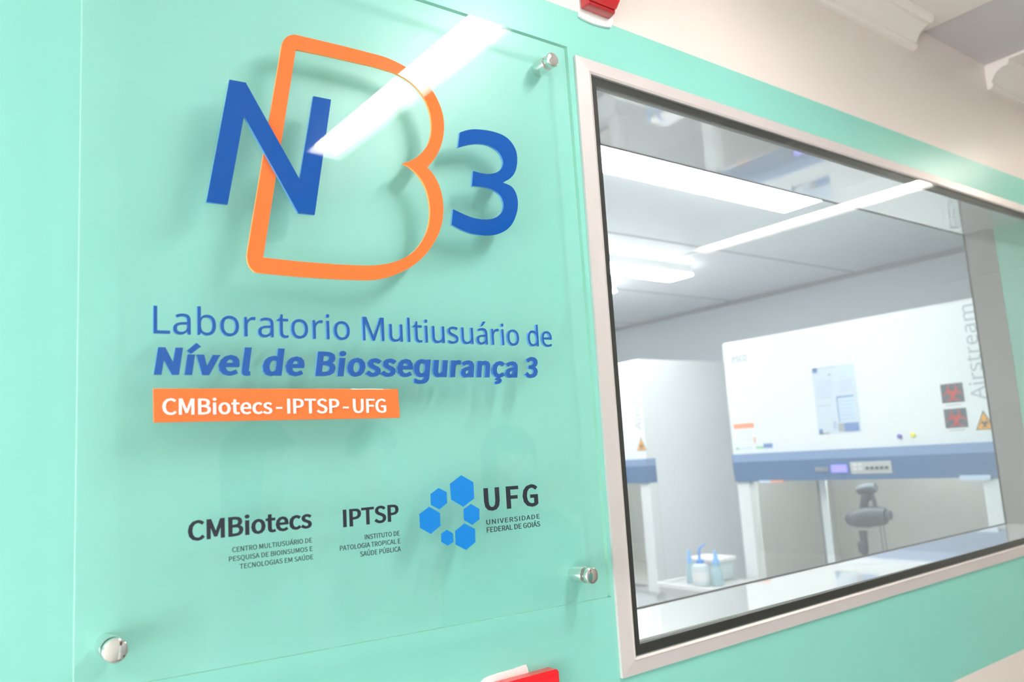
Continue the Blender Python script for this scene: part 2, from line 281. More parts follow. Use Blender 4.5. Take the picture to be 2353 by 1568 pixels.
GLYPHS = """
A 218|
A-338|45,239 294,239 294,307 45,307
A3541|256,-13 372,12 455,81 486,191 466,277 411,338 335,372 335,377 402,414 446,471 462,548 435,645 361,706 253,727 177,716 112,686 55,642 102,585 146,622 196,646 250,655 315,640 356,601 371,542 353,472 290,423 173,405 173,337 305,319 375,269 395,194 377,123 326,78 250,61 178,73 120,103 74,143 28,86 83,37 158,1
AA592|4,0 94,0 164,218 425,218 493,0 588,0 346,714 245,714;186,289 221,399 246,479 269,559 292,641 296,641 319,559 343,480 368,399 402,289
AB640|98,0 325,0 467,23 561,93 596,209 577,293 526,350 451,380 451,385 508,419 543,473 555,540 524,641 437,697 310,714 98,714;188,411 188,643 298,643 392,632 448,595 467,528 449,465 393,425 294,411;188,72 188,341 313,341 419,327 485,285 507,212 484,133 418,87 313,72
AC621|367,-13 453,-1 525,34 586,90 537,147 489,104 434,76 371,66 253,102 176,203 149,359 177,513 256,613 374,648 431,639 479,616 520,581 569,639 519,682 453,714 373,727 210,682 98,555 56,357 97,158 207,32
AD670|98,0 281,0 462,43 574,166 613,359 574,553 461,673 277,714 98,714;188,74 188,641 269,641 409,608 492,513 520,359 492,205 409,108 269,74
AE574|98,0 520,0 520,77 188,77 188,337 459,337 459,414 188,414 188,638 509,638 509,714 98,714
AF538|98,0 188,0 188,320 461,320 461,396 188,396 188,638 509,638 509,714 98,714
AG671|379,-13 468,-2 543,27 599,70 599,370 364,370 364,295 516,295 516,108 482,86 437,71 388,66 258,102 177,203 149,359 179,513 261,613 387,648 450,639 500,614 541,581 589,639 540,681 472,713 384,727 215,682 99,555 56,357 98,158 212,32
AI285|98,0 188,0 188,714 98,714
AL529|98,0 501,0 501,77 188,77 188,714 98,714
AM791|98,0 179,0 179,395 177,463 173,537 168,606 171,606 229,443 364,72 425,72 559,443 617,606 620,606 615,537 611,463 609,395 609,0 693,0 693,714 584,714 448,332 432,283 416,233 398,183 395,183 377,233 361,283 343,332 207,714 98,714
AN704|98,0 183,0 183,375 181,450 177,525 172,598 176,598 253,451 513,0 606,0 606,714 520,714 520,343 522,267 527,191 533,117 528,117 451,264 190,714 98,714
AO723|361,-13 520,33 627,161 666,359 627,556 520,682 361,727 203,682 96,556 56,359 96,161 203,33;361,66 249,103 176,204 149,359 176,513 249,613 361,648 474,613 547,513 574,359 547,204 474,103
AP617|98,0 188,0 188,284 306,284 444,308 536,380 569,505 535,628 442,694 302,714 98,714;188,357 188,641 290,641 395,629 458,586 479,505 459,421 398,373 294,357
AQ723|361,62 249,99 176,201 149,359 176,513 249,613 361,648 474,613 547,513 574,359 547,201 474,99;580,-179 620,-177 655,-171 682,-163 664,-94 644,-99 619,-103 589,-104 517,-94 457,-62 414,-9 546,53 634,178 666,359 627,556 520,682 361,727 203,682 96,556 56,359 90,175 181,49 318,-10 374,-97 462,-157
AR619|188,375 188,641 308,641 403,629 461,589 481,514 461,437 403,390 308,375;490,0 591,0 410,313 495,350 551,417 571,514 538,632 451,695 321,714 98,714 98,0 188,0 188,303 317,303
AS581|296,-13 425,15 509,87 539,190 519,279 467,339 392,381 290,425 235,451 190,487 171,545 188,599 234,635 305,648 367,640 421,617 468,582 514,639 457,685 386,715 305,727 189,702 109,636 80,538 103,450 158,391 225,355 327,310 389,280 431,241 447,182 429,121 378,81 297,66 224,77 157,108 100,155 47,93 116,37 200,0
AT583|246,0 337,0 337,638 553,638 553,714 30,714 30,638 246,638
AU702|352,-13 483,16 574,113 608,294 608,714 521,714 521,292 498,157 438,87 352,66 267,87 207,157 185,292 185,714 95,714 95,294 129,113 220,16
AV560|229,0 333,0 560,714 469,714 354,327 331,248 309,171 284,92 281,92 256,171 234,248 211,327 95,714 1,714
Aa548|211,-13 275,-2 333,25 387,63 390,63 397,0 470,0 470,325 452,440 392,515 287,543 206,532 136,505 80,473 114,412 160,439 214,460 273,469 340,449 373,400 382,335 198,298 92,234 57,137 78,56 132,5;237,59 189,68 156,95 143,143 165,203 241,247 382,276 382,129 333,90 285,67
Ac497|298,-13 360,-5 418,18 470,54 431,114 394,87 352,69 306,61 220,87 163,157 142,264 164,371 223,442 309,468 348,462 382,446 414,422 459,480 418,511 367,534 305,543 178,510 86,415 51,264 84,114 172,20
Ad604|270,-13 331,-2 385,25 431,62 433,62 441,0 514,0 514,775 425,775 425,572 430,481 384,514 336,535 281,543 168,508 84,412 52,264 79,114 154,20;289,62 210,87 161,156 143,265 164,371 219,442 296,468 339,462 382,444 425,412 425,134 381,94 336,70
Ae540|304,-13 370,-5 428,14 477,41 446,100 406,78 362,63 314,58 225,81 164,145 138,244 495,244 497,258 498,275 499,294 474,426 402,512 287,543 172,509 85,413 51,264 85,115 175,20;137,307 165,396 219,452 289,471 360,453 405,397 421,307
Ag549|268,-244 410,-218 503,-152 536,-60 515,11 453,52 352,65 247,65 192,73 163,93 155,123 159,148 171,169 189,186 214,176 241,170 267,168 366,190 435,254 461,352 455,395 440,432 418,461 526,461 526,529 342,529 321,536 296,541 267,543 168,519 97,454 69,354 79,295 105,246 138,211 138,207 111,183 89,150 80,109 86,72 103,43 128,22 128,18 85,-17 59,-58 50,-102 78,-179 154,-227;267,228 211,243 170,287 155,354 170,420 211,463 267,477 324,463 365,420 380,354 364,287 323,243;281,-182 198,-171 146,-139 128,-90 133,-59 150,-29 181,0 205,-5 228,-7 249,-8 341,-8 400,-14 436,-35 448,-75 427,-127 369,-166
Ai268|90,0 179,0 179,529 90,529;134,638 165,645 186,666 194,697 186,727 165,748 134,755 104,748 83,727 76,697 83,666 104,645
Al277|183,-13 205,-12 221,-9 235,-5 222,63 204,61 191,65 183,77 179,99 179,775 90,775 90,105 99,41 129,1
An594|90,0 179,0 179,384 228,429 273,456 323,465 381,450 413,404 424,323 424,0 512,0 512,335 495,449 442,519 351,543 284,530 225,498 173,452 171,452 163,529 90,529
Ao590|295,-13 416,20 505,114 540,264 505,415 416,510 295,543 174,510 85,415 51,264 85,114 174,20;295,61 215,87 162,157 142,264 162,371 215,442 295,468 376,442 429,371 449,264 429,157 376,87
Ar378|90,0 179,0 179,340 219,412 266,451 312,463 331,462 347,459 363,454 380,531 363,538 345,541 323,543 267,529 216,491 173,432 171,432 163,529 90,529
As456|228,-13 333,9 398,65 420,144 395,224 335,273 259,305 203,328 161,356 145,396 156,435 188,463 244,473 287,467 327,450 363,427 406,482 361,513 305,534 243,543 144,522 82,469 60,393 84,319 141,271 214,240 272,216 317,184 335,139 324,97 289,68 231,56 172,64 121,87 74,120 31,60 88,23 155,-3
At367|255,-13 289,-10 322,-3 354,7 336,74 317,67 296,61 276,59 227,71 201,106 194,161 194,457 338,457 338,529 194,529 194,678 120,678 110,529 26,524 26,457 105,457 105,164 119,71 167,9
Au591|244,-13 311,-1 368,33 419,83 422,83 429,0 503,0 503,529 414,529 414,154 366,103 321,74 271,64 214,79 182,124 171,205 171,529 82,529 82,194 99,80 153,11
Av507|204,0 308,0 495,529 407,529 307,228 291,176 274,124 258,72 253,72 237,124 221,176 205,228 105,529 13,529
AÁ592|277,759 441,883 391,945 237,804;4,0 94,0 164,218 425,218 493,0 588,0 346,714 245,714;186,289 221,399 246,479 269,559 292,641 296,641 319,559 343,480 368,399 402,289
AÚ702|352,-13 483,16 574,113 608,294 608,714 521,714 521,292 498,157 438,87 352,66 267,87 207,157 185,292 185,714 95,714 95,294 129,113 220,16;332,759 497,883 446,945 293,804
Aç497|196,-246 293,-232 353,-199 374,-146 365,-109 338,-85 295,-69 320,-12 374,0 425,22 470,54 431,114 394,87 352,69 306,61 220,87 163,157 142,264 164,371 223,442 309,468 348,462 382,446 414,422 459,480 418,511 367,534 305,543 178,510 86,415 51,264 78,125 153,32 263,-11 222,-95 271,-107 298,-124 306,-148 295,-175 259,-192 187,-202
Aí268|90,0 179,0 179,529 90,529;120,623 290,791 227,849 73,668
B 260|
BA639|545,0 459,221 176,221 91,0 0,0 279,717 360,717 638,0;352,517 318,624 287,517 206,301 432,301
BB650|301,714 383,710 451,696 503,674 542,642 564,596 572,537 570,510 565,485 556,462 544,442 529,424 510,408 489,396 464,386 436,379 436,374 465,368 492,359 517,348 540,334 559,316 575,294 587,268 594,238 596,203 593,162 583,125 566,92 543,65 515,42 480,23 441,10 397,3 348,0 97,0 97,714;319,410 374,413 416,423 445,439 464,462 475,492 479,527 474,563 461,591 437,611 404,626 360,634 305,637 187,637 187,410;187,335 187,76 331,76 388,80 432,92 463,113 484,140 496,173 500,210 498,234 493,256 483,276 470,293 452,308 428,319 400,328 365,333 324,335
BH741|643,0 553,0 553,333 187,333 187,0 97,0 97,714 187,714 187,412 553,412 553,714 643,714
BL524|97,0 97,714 187,714 187,80 499,80 499,0
BM907|412,0 177,626 173,626 174,611 175,594 176,575 179,507 180,483 180,458 180,433 180,0 97,0 97,714 230,714 450,129 454,129 678,714 810,714 810,0 721,0 721,439 721,462 721,485 722,508 723,531 724,553 728,625 724,625 486,0
BO781|720,358 718,304 711,254 699,207 683,165 662,126 636,91 607,61 572,36 533,16 490,2 443,-7 391,-10 337,-7 289,2 245,16 206,37 172,62 142,91 117,126 97,165 81,208 70,255 63,305 61,359 65,429 77,493 97,551 125,602 162,644 206,679 260,705 322,720 392,725 460,720 520,705 572,679 617,645 654,602 682,551 703,493 716,429;156,358 159,301 167,249 181,203 201,163 227,130 258,103 297,84 341,72 391,68 442,72 486,84 523,103 555,130 580,163 600,203 614,249 622,301 625,358 619,441 600,512 569,569 524,612 465,638 392,646 341,642 297,631 258,611 227,585 201,552 181,512 167,467 159,415
BP605|286,714 371,708 439,690 490,659 526,617 547,566 554,504 552,475 548,447 539,419 528,393 512,369 492,347 468,327 438,310 404,296 365,286 320,280 269,278 187,278 187,0 97,0 97,714;278,637 187,637 187,355 259,355 302,357 339,361 372,369 399,381 422,397 439,416 451,440 459,468 461,500 456,542 441,576 417,603 382,622 336,633
BS549|502,191 499,151 488,114 471,82 447,55 418,32 382,14 342,1 297,-7 247,-10 221,-10 195,-8 171,-6 147,-3 125,1 104,5 85,11 67,17 51,24 51,110 77,100 107,90 140,81 177,74 213,69 251,68 284,70 314,74 340,82 362,93 380,106 394,122 404,140 410,161 412,183 410,205 405,225 397,242 385,258 367,272 345,286 318,300 284,315 244,330 215,342 188,354 163,366 142,380 123,395 106,411 92,428 80,447 71,468 65,490 61,515 60,542 63,578 73,611 89,639 111,664 138,685 169,702 206,714 245,722 288,724 326,723 362,719 396,713 428,705 457,695 485,684 457,607 432,617 405,626 376,634 347,640 317,644 286,645 258,644 233,639 211,632 193,622 178,610 166,595 158,579 153,561 151,541 153,518 158,498 166,481 178,466 194,451 215,438 240,425 271,411 307,397 347,381 382,365 413,347 440,329 462,307 479,284 492,257 500,226
BT556|323,0 233,0 233,635 10,635 10,714 545,714 545,635 323,635
BU731|640,252 637,204 627,160 610,118 586,82 556,50 518,24 474,5 422,-6 362,-10 280,-2 213,22 159,62 121,116 98,180 90,254 90,714 180,714 180,251 185,197 201,152 226,116 263,89 310,73 367,68 408,71 443,78 472,91 497,109 517,131 532,156 543,186 549,217 551,252 551,714 640,714
Ba561|288,545 348,540 396,526 433,502 459,468 475,422 480,365 480,0 416,0 399,76 395,76 379,58 364,42 347,27 330,16 312,6 291,-1 269,-6 244,-9 215,-10 184,-8 155,-2 128,7 105,20 84,38 68,59 56,85 48,115 46,149 53,198 74,239 109,272 159,297 223,313 303,320 394,323 394,355 391,395 381,426 365,448 343,462 316,471 283,474 255,473 229,468 203,461 178,453 155,443 132,433 105,499 130,511 157,522 188,531 220,539 254,543;314,259 254,254 208,243 175,227 154,206 141,179 137,148 140,121 149,99 164,82 185,70 208,63 235,61 278,65 315,78 348,98 373,128 388,167 393,214 393,262
Bb615|173,575 173,553 172,532 171,511 170,493 169,478 168,465 173,465 190,486 211,505 236,522 265,535 300,542 339,545 401,537 455,514 499,475 533,422 553,352 560,268 557,210 548,159 532,114 512,76 486,45 455,21 420,4 381,-7 339,-10 300,-7 265,0 236,13 211,29 190,48 173,68 166,68 148,0 85,0 85,760 173,760;324,472 289,470 259,462 234,450 214,434 198,412 187,384 179,352 175,314 173,271 173,267 177,206 187,156 205,115 233,86 273,69 326,63 370,69 406,87 433,116 453,157 465,208 469,269 465,331 453,381 433,421 406,449 369,466
Bc480|300,-10 254,-7 212,3 173,19 139,42 110,72 86,109 69,153 59,205 55,265 59,327 70,381 88,426 113,464 142,494 177,517 217,533 260,543 306,546 333,545 359,542 385,537 409,531 429,525 447,517 420,444 403,450 384,456 364,461 343,465 323,468 304,469 270,466 240,459 215,446 194,428 176,406 163,378 154,346 148,308 146,266 148,225 154,189 163,157 176,129 193,107 214,89 239,76 267,69 299,66 327,67 353,70 376,75 398,81 419,89 438,97 438,19 419,10 400,3 378,-2 355,-7 329,-9
Bd615|275,-10 213,-2 159,21 115,59 82,113 62,183 55,267 62,351 82,421 115,475 160,515 214,538 276,546 303,545 327,541 349,535 369,528 387,518 403,507 418,495 431,481 442,467 448,467 443,521 442,535 442,546 442,760 530,760 530,0 459,0 446,72 442,72 431,57 418,43 403,30 387,19 369,9 349,1 326,-5 302,-9;289,63 340,68 380,84 408,109 428,146 439,193 443,250 443,266 439,327 428,379 410,419 382,449 341,467 288,473 245,467 209,448 181,416 162,375 150,324 146,265 150,206 162,156 181,116 209,87 245,69
Be564|292,546 336,543 375,533 410,516 441,493 466,465 486,431 501,393 510,351 513,304 513,251 146,251 152,195 168,149 192,112 226,86 268,70 317,65 350,66 380,69 407,74 434,82 461,91 489,102 489,25 462,14 435,5 408,-1 380,-6 348,-9 313,-10 264,-7 219,4 178,21 142,45 112,76 87,113 69,158 59,208 55,264 58,320 68,370 84,415 107,454 135,486 167,512 205,531 247,542;291,474 252,469 219,456 191,433 170,403 156,365 148,321 421,321 419,350 415,377 407,401 396,422 382,440 365,454 344,465 319,472
Bg615|275,546 309,544 341,537 370,526 397,510 422,490 443,465 448,465 460,536 530,536 530,-9 527,-57 518,-99 504,-136 484,-168 457,-194 425,-214 386,-228 341,-237 290,-240 252,-239 217,-236 183,-231 152,-225 123,-216 97,-206 97,-125 124,-137 153,-148 186,-156 221,-162 257,-166 295,-167 338,-163 374,-149 403,-126 425,-96 439,-59 443,-16 446,71 442,71 422,46 399,26 373,10 343,-1 311,-8 276,-10 212,-2 158,22 113,63 81,118 62,186 55,267 61,346 81,414 113,470 157,512 211,538;287,472 258,469 233,461 210,448 191,430 175,406 163,378 153,345 148,308 146,266 150,205 162,155 182,114 211,85 246,68 289,62 315,63 338,67 359,72 377,81 393,92 407,105 419,122 428,141 435,163 440,188 443,215 444,246 444,267 442,313 437,352 427,385 414,412 397,434 376,451 351,463 321,470
Bi258|173,536 173,0 85,0 85,536;130,737 143,735 155,731 165,723 174,713 179,699 181,681 179,664 174,650 165,639 155,631 143,627 130,625 116,627 104,631 93,639 85,650 80,664 78,681 80,699 85,713 93,723 104,731 116,735
Bl258|173,0 85,0 85,760 173,760
Bm935|673,546 729,541 774,525 809,499 834,462 849,412 854,349 854,0 767,0 767,345 764,384 755,415 740,440 720,458 692,468 658,472 611,467 574,452 546,427 528,392 517,349 513,296 513,0 426,0 426,345 425,371 421,395 414,415 405,433 393,447 378,458 360,466 340,470 316,472 283,469 254,462 231,449 212,432 197,410 186,384 179,353 175,318 173,278 173,0 85,0 85,536 156,536 169,463 174,463 186,481 200,496 215,509 232,521 251,530 270,537 290,542 311,545 332,546 371,544 406,536 435,524 461,507 481,484 496,456 501,456 521,484 546,507 574,524 606,536 639,544
Bo605|551,269 549,226 543,187 533,150 520,118 503,89 483,63 460,41 434,23 405,8 372,-2 338,-8 301,-10 267,-8 234,-2 203,8 174,23 148,41 125,63 105,89 87,118 73,150 63,187 57,226 55,269 58,325 68,375 85,419 108,457 137,489 171,513 211,532 255,542 304,546 351,542 394,532 432,513 467,489 496,457 519,419 537,375 547,325;146,269 148,229 153,192 163,159 176,131 193,107 214,88 239,74 269,66 303,63 337,66 367,74 392,88 413,107 430,131 443,159 453,192 458,229 460,269 458,310 452,346 443,378 430,406 413,429 391,447 366,461 336,469 302,472 252,466 213,448 183,418 162,377 150,328
Br413|335,546 379,543 389,542 398,540 387,459 348,465 338,466 329,466 309,465 289,460 270,453 252,443 235,431 220,416 206,400 195,381 185,360 179,337 174,312 173,286 173,0 85,0 85,536 157,536 167,438 171,438 183,457 197,476 212,492 229,508 247,521 267,531 288,540 311,544
Bs479|434,148 431,115 422,86 408,61 388,40 364,22 334,8 300,-2 262,-8 220,-10 184,-9 152,-6 123,-1 98,6 74,14 52,24 52,104 75,94 101,84 129,74 160,67 191,62 222,61 263,63 295,71 319,82 336,98 346,118 349,140 348,153 344,165 338,176 329,187 316,197 298,208 277,219 250,231 217,244 184,257 154,271 128,284 105,298 86,314 71,332 60,352 53,376 51,404 57,446 76,481 106,509 147,530 196,542 252,546 284,545 314,542 343,536 371,529 398,521 423,510 393,440 370,449 346,457 322,464 297,470 272,473 246,474 213,472 185,466 163,456 148,443 138,428 135,409 136,395 141,383 148,371 159,361 173,351 191,341 214,331 241,320 273,307 305,294 334,281 360,268 382,254 400,238 415,219 426,199 432,175
Bt361|264,62 277,62 291,64 305,65 318,68 329,70 339,73 339,6 328,2 315,-2 299,-5 282,-8 265,-9 249,-10 222,-8 196,-4 171,4 149,17 130,33 114,55 102,82 94,116 92,156 92,468 16,468 16,510 93,545 128,659 180,659 180,536 335,536 335,468 180,468 180,158 183,128 190,104 203,85 221,72 241,65
Bu618|533,536 533,0 461,0 448,71 444,71 432,53 417,38 400,25 381,14 362,5 341,-1 319,-6 297,-9 274,-10 234,-8 198,-1 167,10 140,27 118,48 101,74 89,105 81,142 79,185 79,536 168,536 168,191 171,152 181,120 197,95 220,77 250,67 287,63 324,65 356,73 381,85 402,103 419,125 430,151 439,183 443,218 445,257 445,536
Bá561|288,545 348,540 396,526 433,502 459,468 475,422 480,365 480,0 416,0 399,76 395,76 379,58 364,42 347,27 330,16 312,6 291,-1 269,-6 244,-9 215,-10 184,-8 155,-2 128,7 105,20 84,38 68,59 56,85 48,115 46,149 53,198 74,239 109,272 159,297 223,313 303,320 394,323 394,355 391,395 381,426 365,448 343,462 316,471 283,474 255,473 229,468 203,461 178,453 155,443 132,433 105,499 130,511 157,522 188,531 220,539 254,543;314,259 254,254 208,243 175,227 154,206 141,179 137,148 140,121 149,99 164,82 185,70 208,63 235,61 278,65 315,78 348,98 373,128 388,167 393,214 393,262;429,756 422,746 413,735 403,722 391,708 379,695 365,681 352,666 338,653 325,639 311,627 298,616 286,606 228,606 228,618 238,631 249,646 260,663 272,680 284,698 295,716 306,734 315,751 323,766 429,766"""

# ------------------------------------------------------------------ lettering: glyph outlines in 1/1000 em
GL = {'A': {}, 'B': {}}
for _l in GLYPHS.strip('\n').split('\n'):
    k, ch = _l[0], _l[1]; adv, body = _l[2:].split('|')
    GL[k][ch] = (int(adv), [[tuple(map(int, p.split(','))) for p in c.split(' ')] for c in body.split(';') if c])
def inside(p, poly):
    c = False; n = len(poly)
    for i in range(n):
        x0, y0 = poly[i]; x1, y1 = poly[i-1]
        if (y0 > p[1]) != (y1 > p[1]) and p[0] < (x1-x0)*(p[1]-y0)/(y1-y0)+x0: c = not c
    return c
def layout(txt, font, track=0, space=None, over=None):
    """-> list of per-glyph loop lists in em units, advance"""
    x = 0; out = []
    for ch in txt:
        if ch == '~': x += 70; continue
        fnt = 'B' if (over and ch in over) else font
        adv, loops = GL[fnt][ch]
        if ch == ' ' and space is not None: adv = space
        if loops: out.append([[(px+x, py) for px, py in l] for l in loops])
        x += adv + track
    return out
def text_mesh(mb, txt, font, frame, bold=(0, 0), shear=0.0, track=0, space=None, over=None, mi=0, side=None):
    """frame = (origin, ux, uz, depth vector, cap metres): ink box is fitted between origin and origin+ux"""
    glyphs = layout(txt, font, track, space, over)
    sh = lambda p: (p[0] + shear*p[1], p[1])
    glyphs = [[[sh(p) for p in l] for l in g] for g in glyphs]
    xs = [p[0] for g in glyphs for l in g for p in l]
    o, ux, uz, dep, cap = frame
    x0, x1 = min(xs)-bold[0], max(xs)+bold[0]
    kx = 1.0/(x1-x0)
    kz = cap/714.0/(1+2*bold[1]/714.0)
    def fr(u, v, t): return o + ux*((u-x0)*kx) + uz*((v+bold[1])*kz) + dep*t
    cnt = [0]
    for g in glyphs:
        # islands: each outer loop with its holes
        depth = [sum(1 for m in g if m is not l and inside(l[0], m)) for l in g]
        for i, l in enumerate(g):
            if depth[i] % 2 == 0:
                holes = [h for j, h in enumerate(g) if depth[j] == depth[i]+1 and inside(h[0], l)]
                mb.prism([l]+holes, fr, mi, side)
        if bold[0] or bold[1]:
            for i, l in enumerate(g):
                a = sum(l[k-1][0]*l[k][1]-l[k][0]*l[k-1][1] for k in range(len(l)))
                sgn = (1 if a > 0 else -1)*(1 if depth[i] % 2 == 0 else -1)
                n = len(l); nor = []
                for k in range(n):
                    dx, dy = l[(k+1) % n][0]-l[k][0], l[(k+1) % n][1]-l[k][1]; q = math.hypot(dx, dy) or 1
                    nor.append((dy/q*sgn, -dx/q*sgn))
                cnt[0] += 1
                for k in range(n):
                    q_ = 0.004*(1+(k+3*cnt[0]) % 9)
                    def fr2(u, v, t, q_=q_): return fr(u, v, q_ if t == 0 else 1)
                    p, q, m = l[k], l[(k+1) % n], nor[k]
                    mb.prism([[p, q, (q[0]+m[0]*bold[0], q[1]+m[1]*bold[1]), (p[0]+m[0]*bold[0], p[1]+m[1]*bold[1])]], fr2, mi, side)
                    m0 = nor[k-1]; cr = (m0[0]*m[1]-m0[1]*m[0])*sgn
                    if cr > 1e-3:
                        d = 1+m0[0]*m[0]+m0[1]*m[1]; 
                        mx, my = (m0[0]+m[0])/max(d, .5), (m0[1]+m[1])/max(d, .5)
                        mb.prism([[p, (p[0]+m0[0]*bold[0], p[1]+m0[1]*bold[1]), (p[0]+mx*bold[0], p[1]+my*bold[1]), (p[0]+m[0]*bold[0], p[1]+m[1]*bold[1])]], fr2, mi, side)
    return mb

# ================================================================== the rooms
T = 0.143                       # wall thickness
XJ = 2.214                      # right jamb of the window opening
ZS, ZL = -0.2400, 0.5050        # sill and lintel
XW0 = 0.757
def wall_holed(name, x0, x1, z0, z1, hx0, hx1, hz0, hz1, y0, y1, m):
    b = MB()
    b.box(x0, hx0, y0, y1, z0, z1); b.box(hx1, x1, y0, y1, z0, z1)
    b.box(hx0, hx1, y0, y1, z0, hz0); b.box(hx0, hx1, y0, y1, hz1, z1)
    return struct(b.build(name, m))
HC, HLAB = 0.881, 0.845
wall_holed('wall_front', -2.6, 5.0, -1.5, 1.0, XW0-0.03, XJ+0.03, ZS-0.012, ZL+0.012, 0.0, T, M['wall'])
# reveal lining of the opening
b = MB(); b.box(XW0-0.03, XJ, 0.004, T+0.004, ZS-0.0119, ZS); struct(b.build('trim_1', M['reveal']), 'glossy white window sill inside the wall')
b = MB(); b.box(XW0-0.03, XJ, 0.004, T+0.004, ZL, ZL+0.0119); struct(b.build('trim_2', M['reveal']), 'glossy grey-white lintel lining')
b = MB(); b.box(XJ, XJ+0.0299, 0.004, 0.077, ZS, ZL, 0); b.box(XJ-0.001, XJ+0.0299, 0.077, T+0.004, ZS, ZL, 1)
struct(b.build('trim_3', [M['revealg'], M['revealm']]), 'right window jamb, green paint with a steel strip')
b = MB(); b.box(XW0-0.0299, XW0, 0.004, T+0.004, ZS, ZL); struct(b.build('trim_4', M['reveal']), 'left window jamb lining')
b = MB(); b.box(XW0, XJ, T+0.004, T+0.009, ZS-0.010, ZS+0.0015); struct(b.build('trim_9', M['black']), 'thin dark joint along the far edge of the sill')
b = MB(); b.box(XJ-0.0015, XJ+0.010, T+0.004, T+0.008, ZS, ZL); struct(b.build('trim_10', M['black']), 'thin dark joint along the far edge of the jamb')
b = MB(); b.box(XW0, XJ, T+0.004, T+0.008, ZL-0.0012, ZL+0.010); struct(b.build('trim_11', M['black']), 'thin dark joint along the far edge of the lintel')
# corridor shell
b = MB(); b.box(-2.6, 5.0, -2.35, -2.25, -1.5, 1.0); struct(b.build('wall_back', M['corr']))
b = MB(); b.box(-2.7, -2.6, -2.35, -1.95, -1.5, 1.0); b.box(-2.7, -2.6, -0.45, T, -1.5, 1.0); b.box(-2.7, -2.6, -1.95, -0.45, -1.5, -1.3); b.box(-2.7, -2.6, -1.95, -0.45, 0.1, 1.0)
struct(b.build('wall_left', M['corr']))
w2 = thing('fill_window', (-2.65, -1.2, -1.3), 'added glowing frosted window at the unseen left end of the corridor', None); w2['kind'] = 'structure'
b = MB(); b.box(-2.66, -2.64, -1.92, -0.48, -1.27, 0.07); b.build('window_pane', M['fillpane'], w2)  # self-lit pane, added out of view to brighten the corridor from the left
for y0_, y1_, z0_, z1_ in ((-1.95, -1.92, -1.3, 0.1), (-0.48, -0.45, -1.3, 0.1), (-1.92, -0.48, -1.3, -1.27), (-1.92, -0.48, 0.07, 0.1)):
    b = MB(); b.box(-2.68, -2.59, y0_, y1_, z0_, z1_); b.build('window_frame', M['alu'], w2)
b = MB(); b.box(5.0, 5.1, -2.35, 6.0, -1.5, 1.0); struct(b.build('wall_right', M['corr']))
b = MB(); b.box(-2.6, 1.785, -2.25, 0.0, HC, HC+0.06); b.box(2.108, 5.0, -2.25, 0.0, HC, HC+0.06)
struct(b.build('ceiling', M['ceil']))
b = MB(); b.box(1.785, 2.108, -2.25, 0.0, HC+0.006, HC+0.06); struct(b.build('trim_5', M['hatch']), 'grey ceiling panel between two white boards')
b = MB(); b.box(-2.7, 5.1, -2.35, T*0.5, -1.56, -1.5); struct(b.build('floor', M['floor']))
b = MB(); b.box(-2.7, 5.1, T*0.5, 6.0, -1.56, -1.5); struct(b.build('floor_lab', M['labfloor']))
# cornice: coved moulding with a bead on its lower edge, broken by the grey ceiling panel
def cornice(name, x0, x1, slant, label):
    pr = [(0, -0.059), (-0.006, -0.0595), (-0.012, -0.056), (-0.014, -0.049), (-0.011, -0.044), (-0.0135, -0.038), (-0.019, -0.029),
          (-0.027, -0.021), (-0.036, -0.0165), (-0.043, -0.0145), (-0.047, -0.0155), (-0.051, -0.013), (-0.054, -0.008), (-0.055, 0.0), (0, 0)]
    b = MB(); n = len(pr)
    b.add([(x0, y, HC+z) for y, z in pr] + [(x1+slant*y, y, HC+z) for y, z in pr],
          [tuple(range(n)), tuple(reversed(range(n, 2*n)))] + [(i, (i+1) % n, n+(i+1) % n, n+i) for i in range(n)])
    return struct(b.build(name, M['cornice'], smooth=True), label)
cornice('trim_6', -2.6, 1.733, 0.0, 'white coved cornice left of the grey ceiling panel')
cornice('trim_7', 2.104, 5.0, 0.0, 'white coved cornice right of the grey ceiling panel')
# laboratory shell
XL = 3.95
b = MB(); b.box(XL, XL+0.1, T, 5.6, -1.5, HLAB); struct(b.build('wall_lab_right', M['labwall']))
b = MB(); b.box(-1.0, XL, 5.5, 5.6, -1.5, HLAB); struct(b.build('wall_lab_back', M['labwall']))
b = MB(); b.box(-1.1, -1.0, T, 5.6, -1.5, HLAB); struct(b.build('wall_lab_left', M['labwall']))
b = MB(); b.box(-1.1, XL+0.1, T, 5.6, HLAB, HLAB+0.06, 0)
for y in (1.41, 2.20, 3.0, 3.8): b.box(-1.0, XL, y, y+0.012, HLAB-0.0012, HLAB+0.01, 1)
for x in (1.55, 2.75): b.box(x, x+0.012, T, 5.5, HLAB-0.0012, HLAB+0.01, 1)
struct(b.build('ceiling_lab', [M['labceil'], M['seam']]))
b = MB(); b.box(XL-0.02, XL, T, 5.5, HLAB-0.022, HLAB-0.0001); struct(b.build('trim_8', M['seam']), 'grey joint strip along the lab ceiling')

